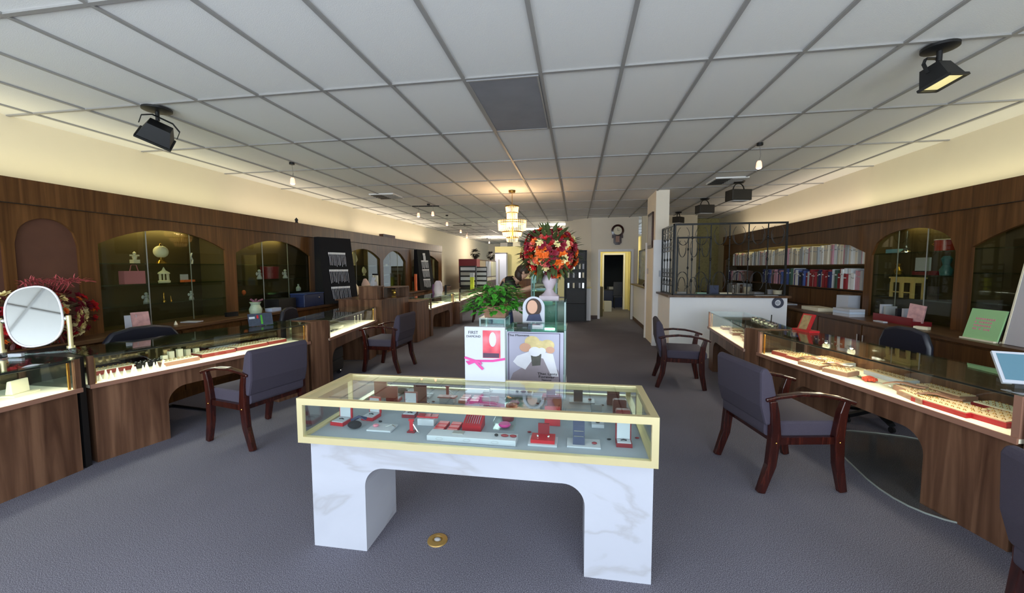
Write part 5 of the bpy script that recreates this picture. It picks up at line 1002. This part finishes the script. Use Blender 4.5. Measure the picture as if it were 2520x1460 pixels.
# ---------------------------------------------------------------- person
def person():
    t=thing('person','person in a black top and dark blue skirt reaching toward the glass stack','person',(-1.12,5.9,0),R(-90))
    J={'pel':(0,0,.95,.15,.115),'waist':(0,.03,1.12,.135,.10),'chest':(0,.10,1.30,.16,.115),'neck0':(0,.22,1.38,.06,.06),'neck':(0,.29,1.42,.05,.05),'head':(0,.35,1.47,.075,.085),'crown':(0,.365,1.555,.07,.08),
       'shl':(.17,.12,1.39,.055,.055),'ell':(.23,.30,1.22,.042,.042),'wrl':(.17,.53,1.30,.028,.03),'hal':(.15,.60,1.32,.03,.02),
       'shr':(-.17,.12,1.39,.055,.055),'elr':(-.24,.26,1.20,.042,.042),'wrr':(-.17,.49,1.25,.028,.03),'har':(-.15,.56,1.26,.03,.02),
       'hpl':(.095,0,.88,.09,.09),'knl':(.11,.03,.5,.06,.062),'anl':(.11,-.02,.09,.04,.042),'tol':(.115,.14,.03,.035,.025),'hpr':(-.095,0,.88,.09,.09),'knr':(-.11,.0,.5,.06,.062),'anr':(-.11,-.05,.09,.04,.042),'tor':(-.115,.11,.03,.035,.025)}
    for s,n in ((1,'l'),(-1,'r')):
        h=J['ha'+n]
        for i,(dx,L) in enumerate(((-.024,.065),(-.008,.078),(.008,.075),(.023,.06))): 
            J[f'f{n}{i}a']=(h[0]+dx,h[1]+.045,h[2]-.002,.009,.009); J[f'f{n}{i}b']=(h[0]+dx*1.1,h[1]+.045+L*.55,h[2]-.012,.0085,.0085); J[f'f{n}{i}c']=(h[0]+dx*1.1,h[1]+.04+L*.9,h[2]-.035,.0075,.0075)
        J[f't{n}a']=(h[0]-s*.032,h[1]+.01,h[2]-.01,.011,.011); J[f't{n}b']=(h[0]-s*.045,h[1]+.045,h[2]-.025,.009,.009)
    E_=[('pel','waist'),('waist','chest'),('chest','neck0'),('neck0','neck'),('neck','head'),('head','crown')]
    for n in 'lr':
        E_+=[('chest','sh'+n),('sh'+n,'el'+n),('el'+n,'wr'+n),('wr'+n,'ha'+n),('pel','hp'+n),('hp'+n,'kn'+n),('kn'+n,'an'+n),('an'+n,'to'+n),('ha'+n,f't{n}a'),(f't{n}a',f't{n}b')]
        for i in range(4): E_+=[('ha'+n,f'f{n}{i}a'),(f'f{n}{i}a',f'f{n}{i}b'),(f'f{n}{i}b',f'f{n}{i}c')]
    def skin(nm,names,scale,m_,root,ov={}):
        idx={k:i for i,k in enumerate(names)}; me=bpy.data.meshes.new(nm); me.from_pydata([J[k][:3] for k in names],[(idx[a],idx[b]) for a,b in E_ if a in idx and b in idx],[]); me.materials.append(m_)
        o=bpy.data.objects.new(nm,me); COL.objects.link(o); o.parent=t; md=o.modifiers.new('skin','SKIN'); md.use_smooth_shade=True
        for i,k in enumerate(names):
            sv=me.skin_vertices[0].data[i]; q=ov.get(k,scale); sv.radius=(J[k][3]*q,J[k][4]*q); sv.use_root=(k==root)
        sb=o.modifiers.new('sub','SUBSURF'); sb.levels=1; sb.render_levels=2; return o
    b_=skin('body',list(J),1.0,SKIN,'pel')
    skin('black_top',['pel','waist','chest','neck0','shl','ell','shr','elr'],1.13,BLACK,'pel',{'ell':1.3,'elr':1.3})
    MB().lathe([(.165,.98),(.19,.8),(.205,.6),(.2,.55)],seg=20).build('skirt',BLUE,t,True)
    for s in (-1,1): MB().rbox(s*.113-.045,s*.113+.045,-.08,.19,0,.085,.03).build('shoe',BLACK,t,True)
    HD=Matrix.Translation((0,.115,-.11)); hr=MB(HD); hr.ball((0,.225,1.64),(.092,.105,.085),16); hr.ball((0,.165,1.57),(.08,.07,.1),14); hr.build('hair',HAIR,t,True)
    fc=MB(HD); fc.ball((0,.325,1.585),(.011,.02,.02),8); fc.build('nose',SKIN,t,True)
    for s in (-1,1): MB(HD).ball((s*.03,.312,1.612),(.012,.006,.008),8).build('eye',BLACK,t,True); MB(HD).ball((s*.082,.24,1.60),(.012,.02,.028),8).build('ear',SKIN,t,True)
    MB(HD).ball((0,.318,1.547),(.024,.006,.007),8).build('mouth',DRED,t,True)
person()
# lift standing goods a hair so they clear the surfaces below them
for o in list(COL.objects):
    if o.parent is None and o.get('category') and .6 < o.location.z < 2.4: o.location.z += .0008
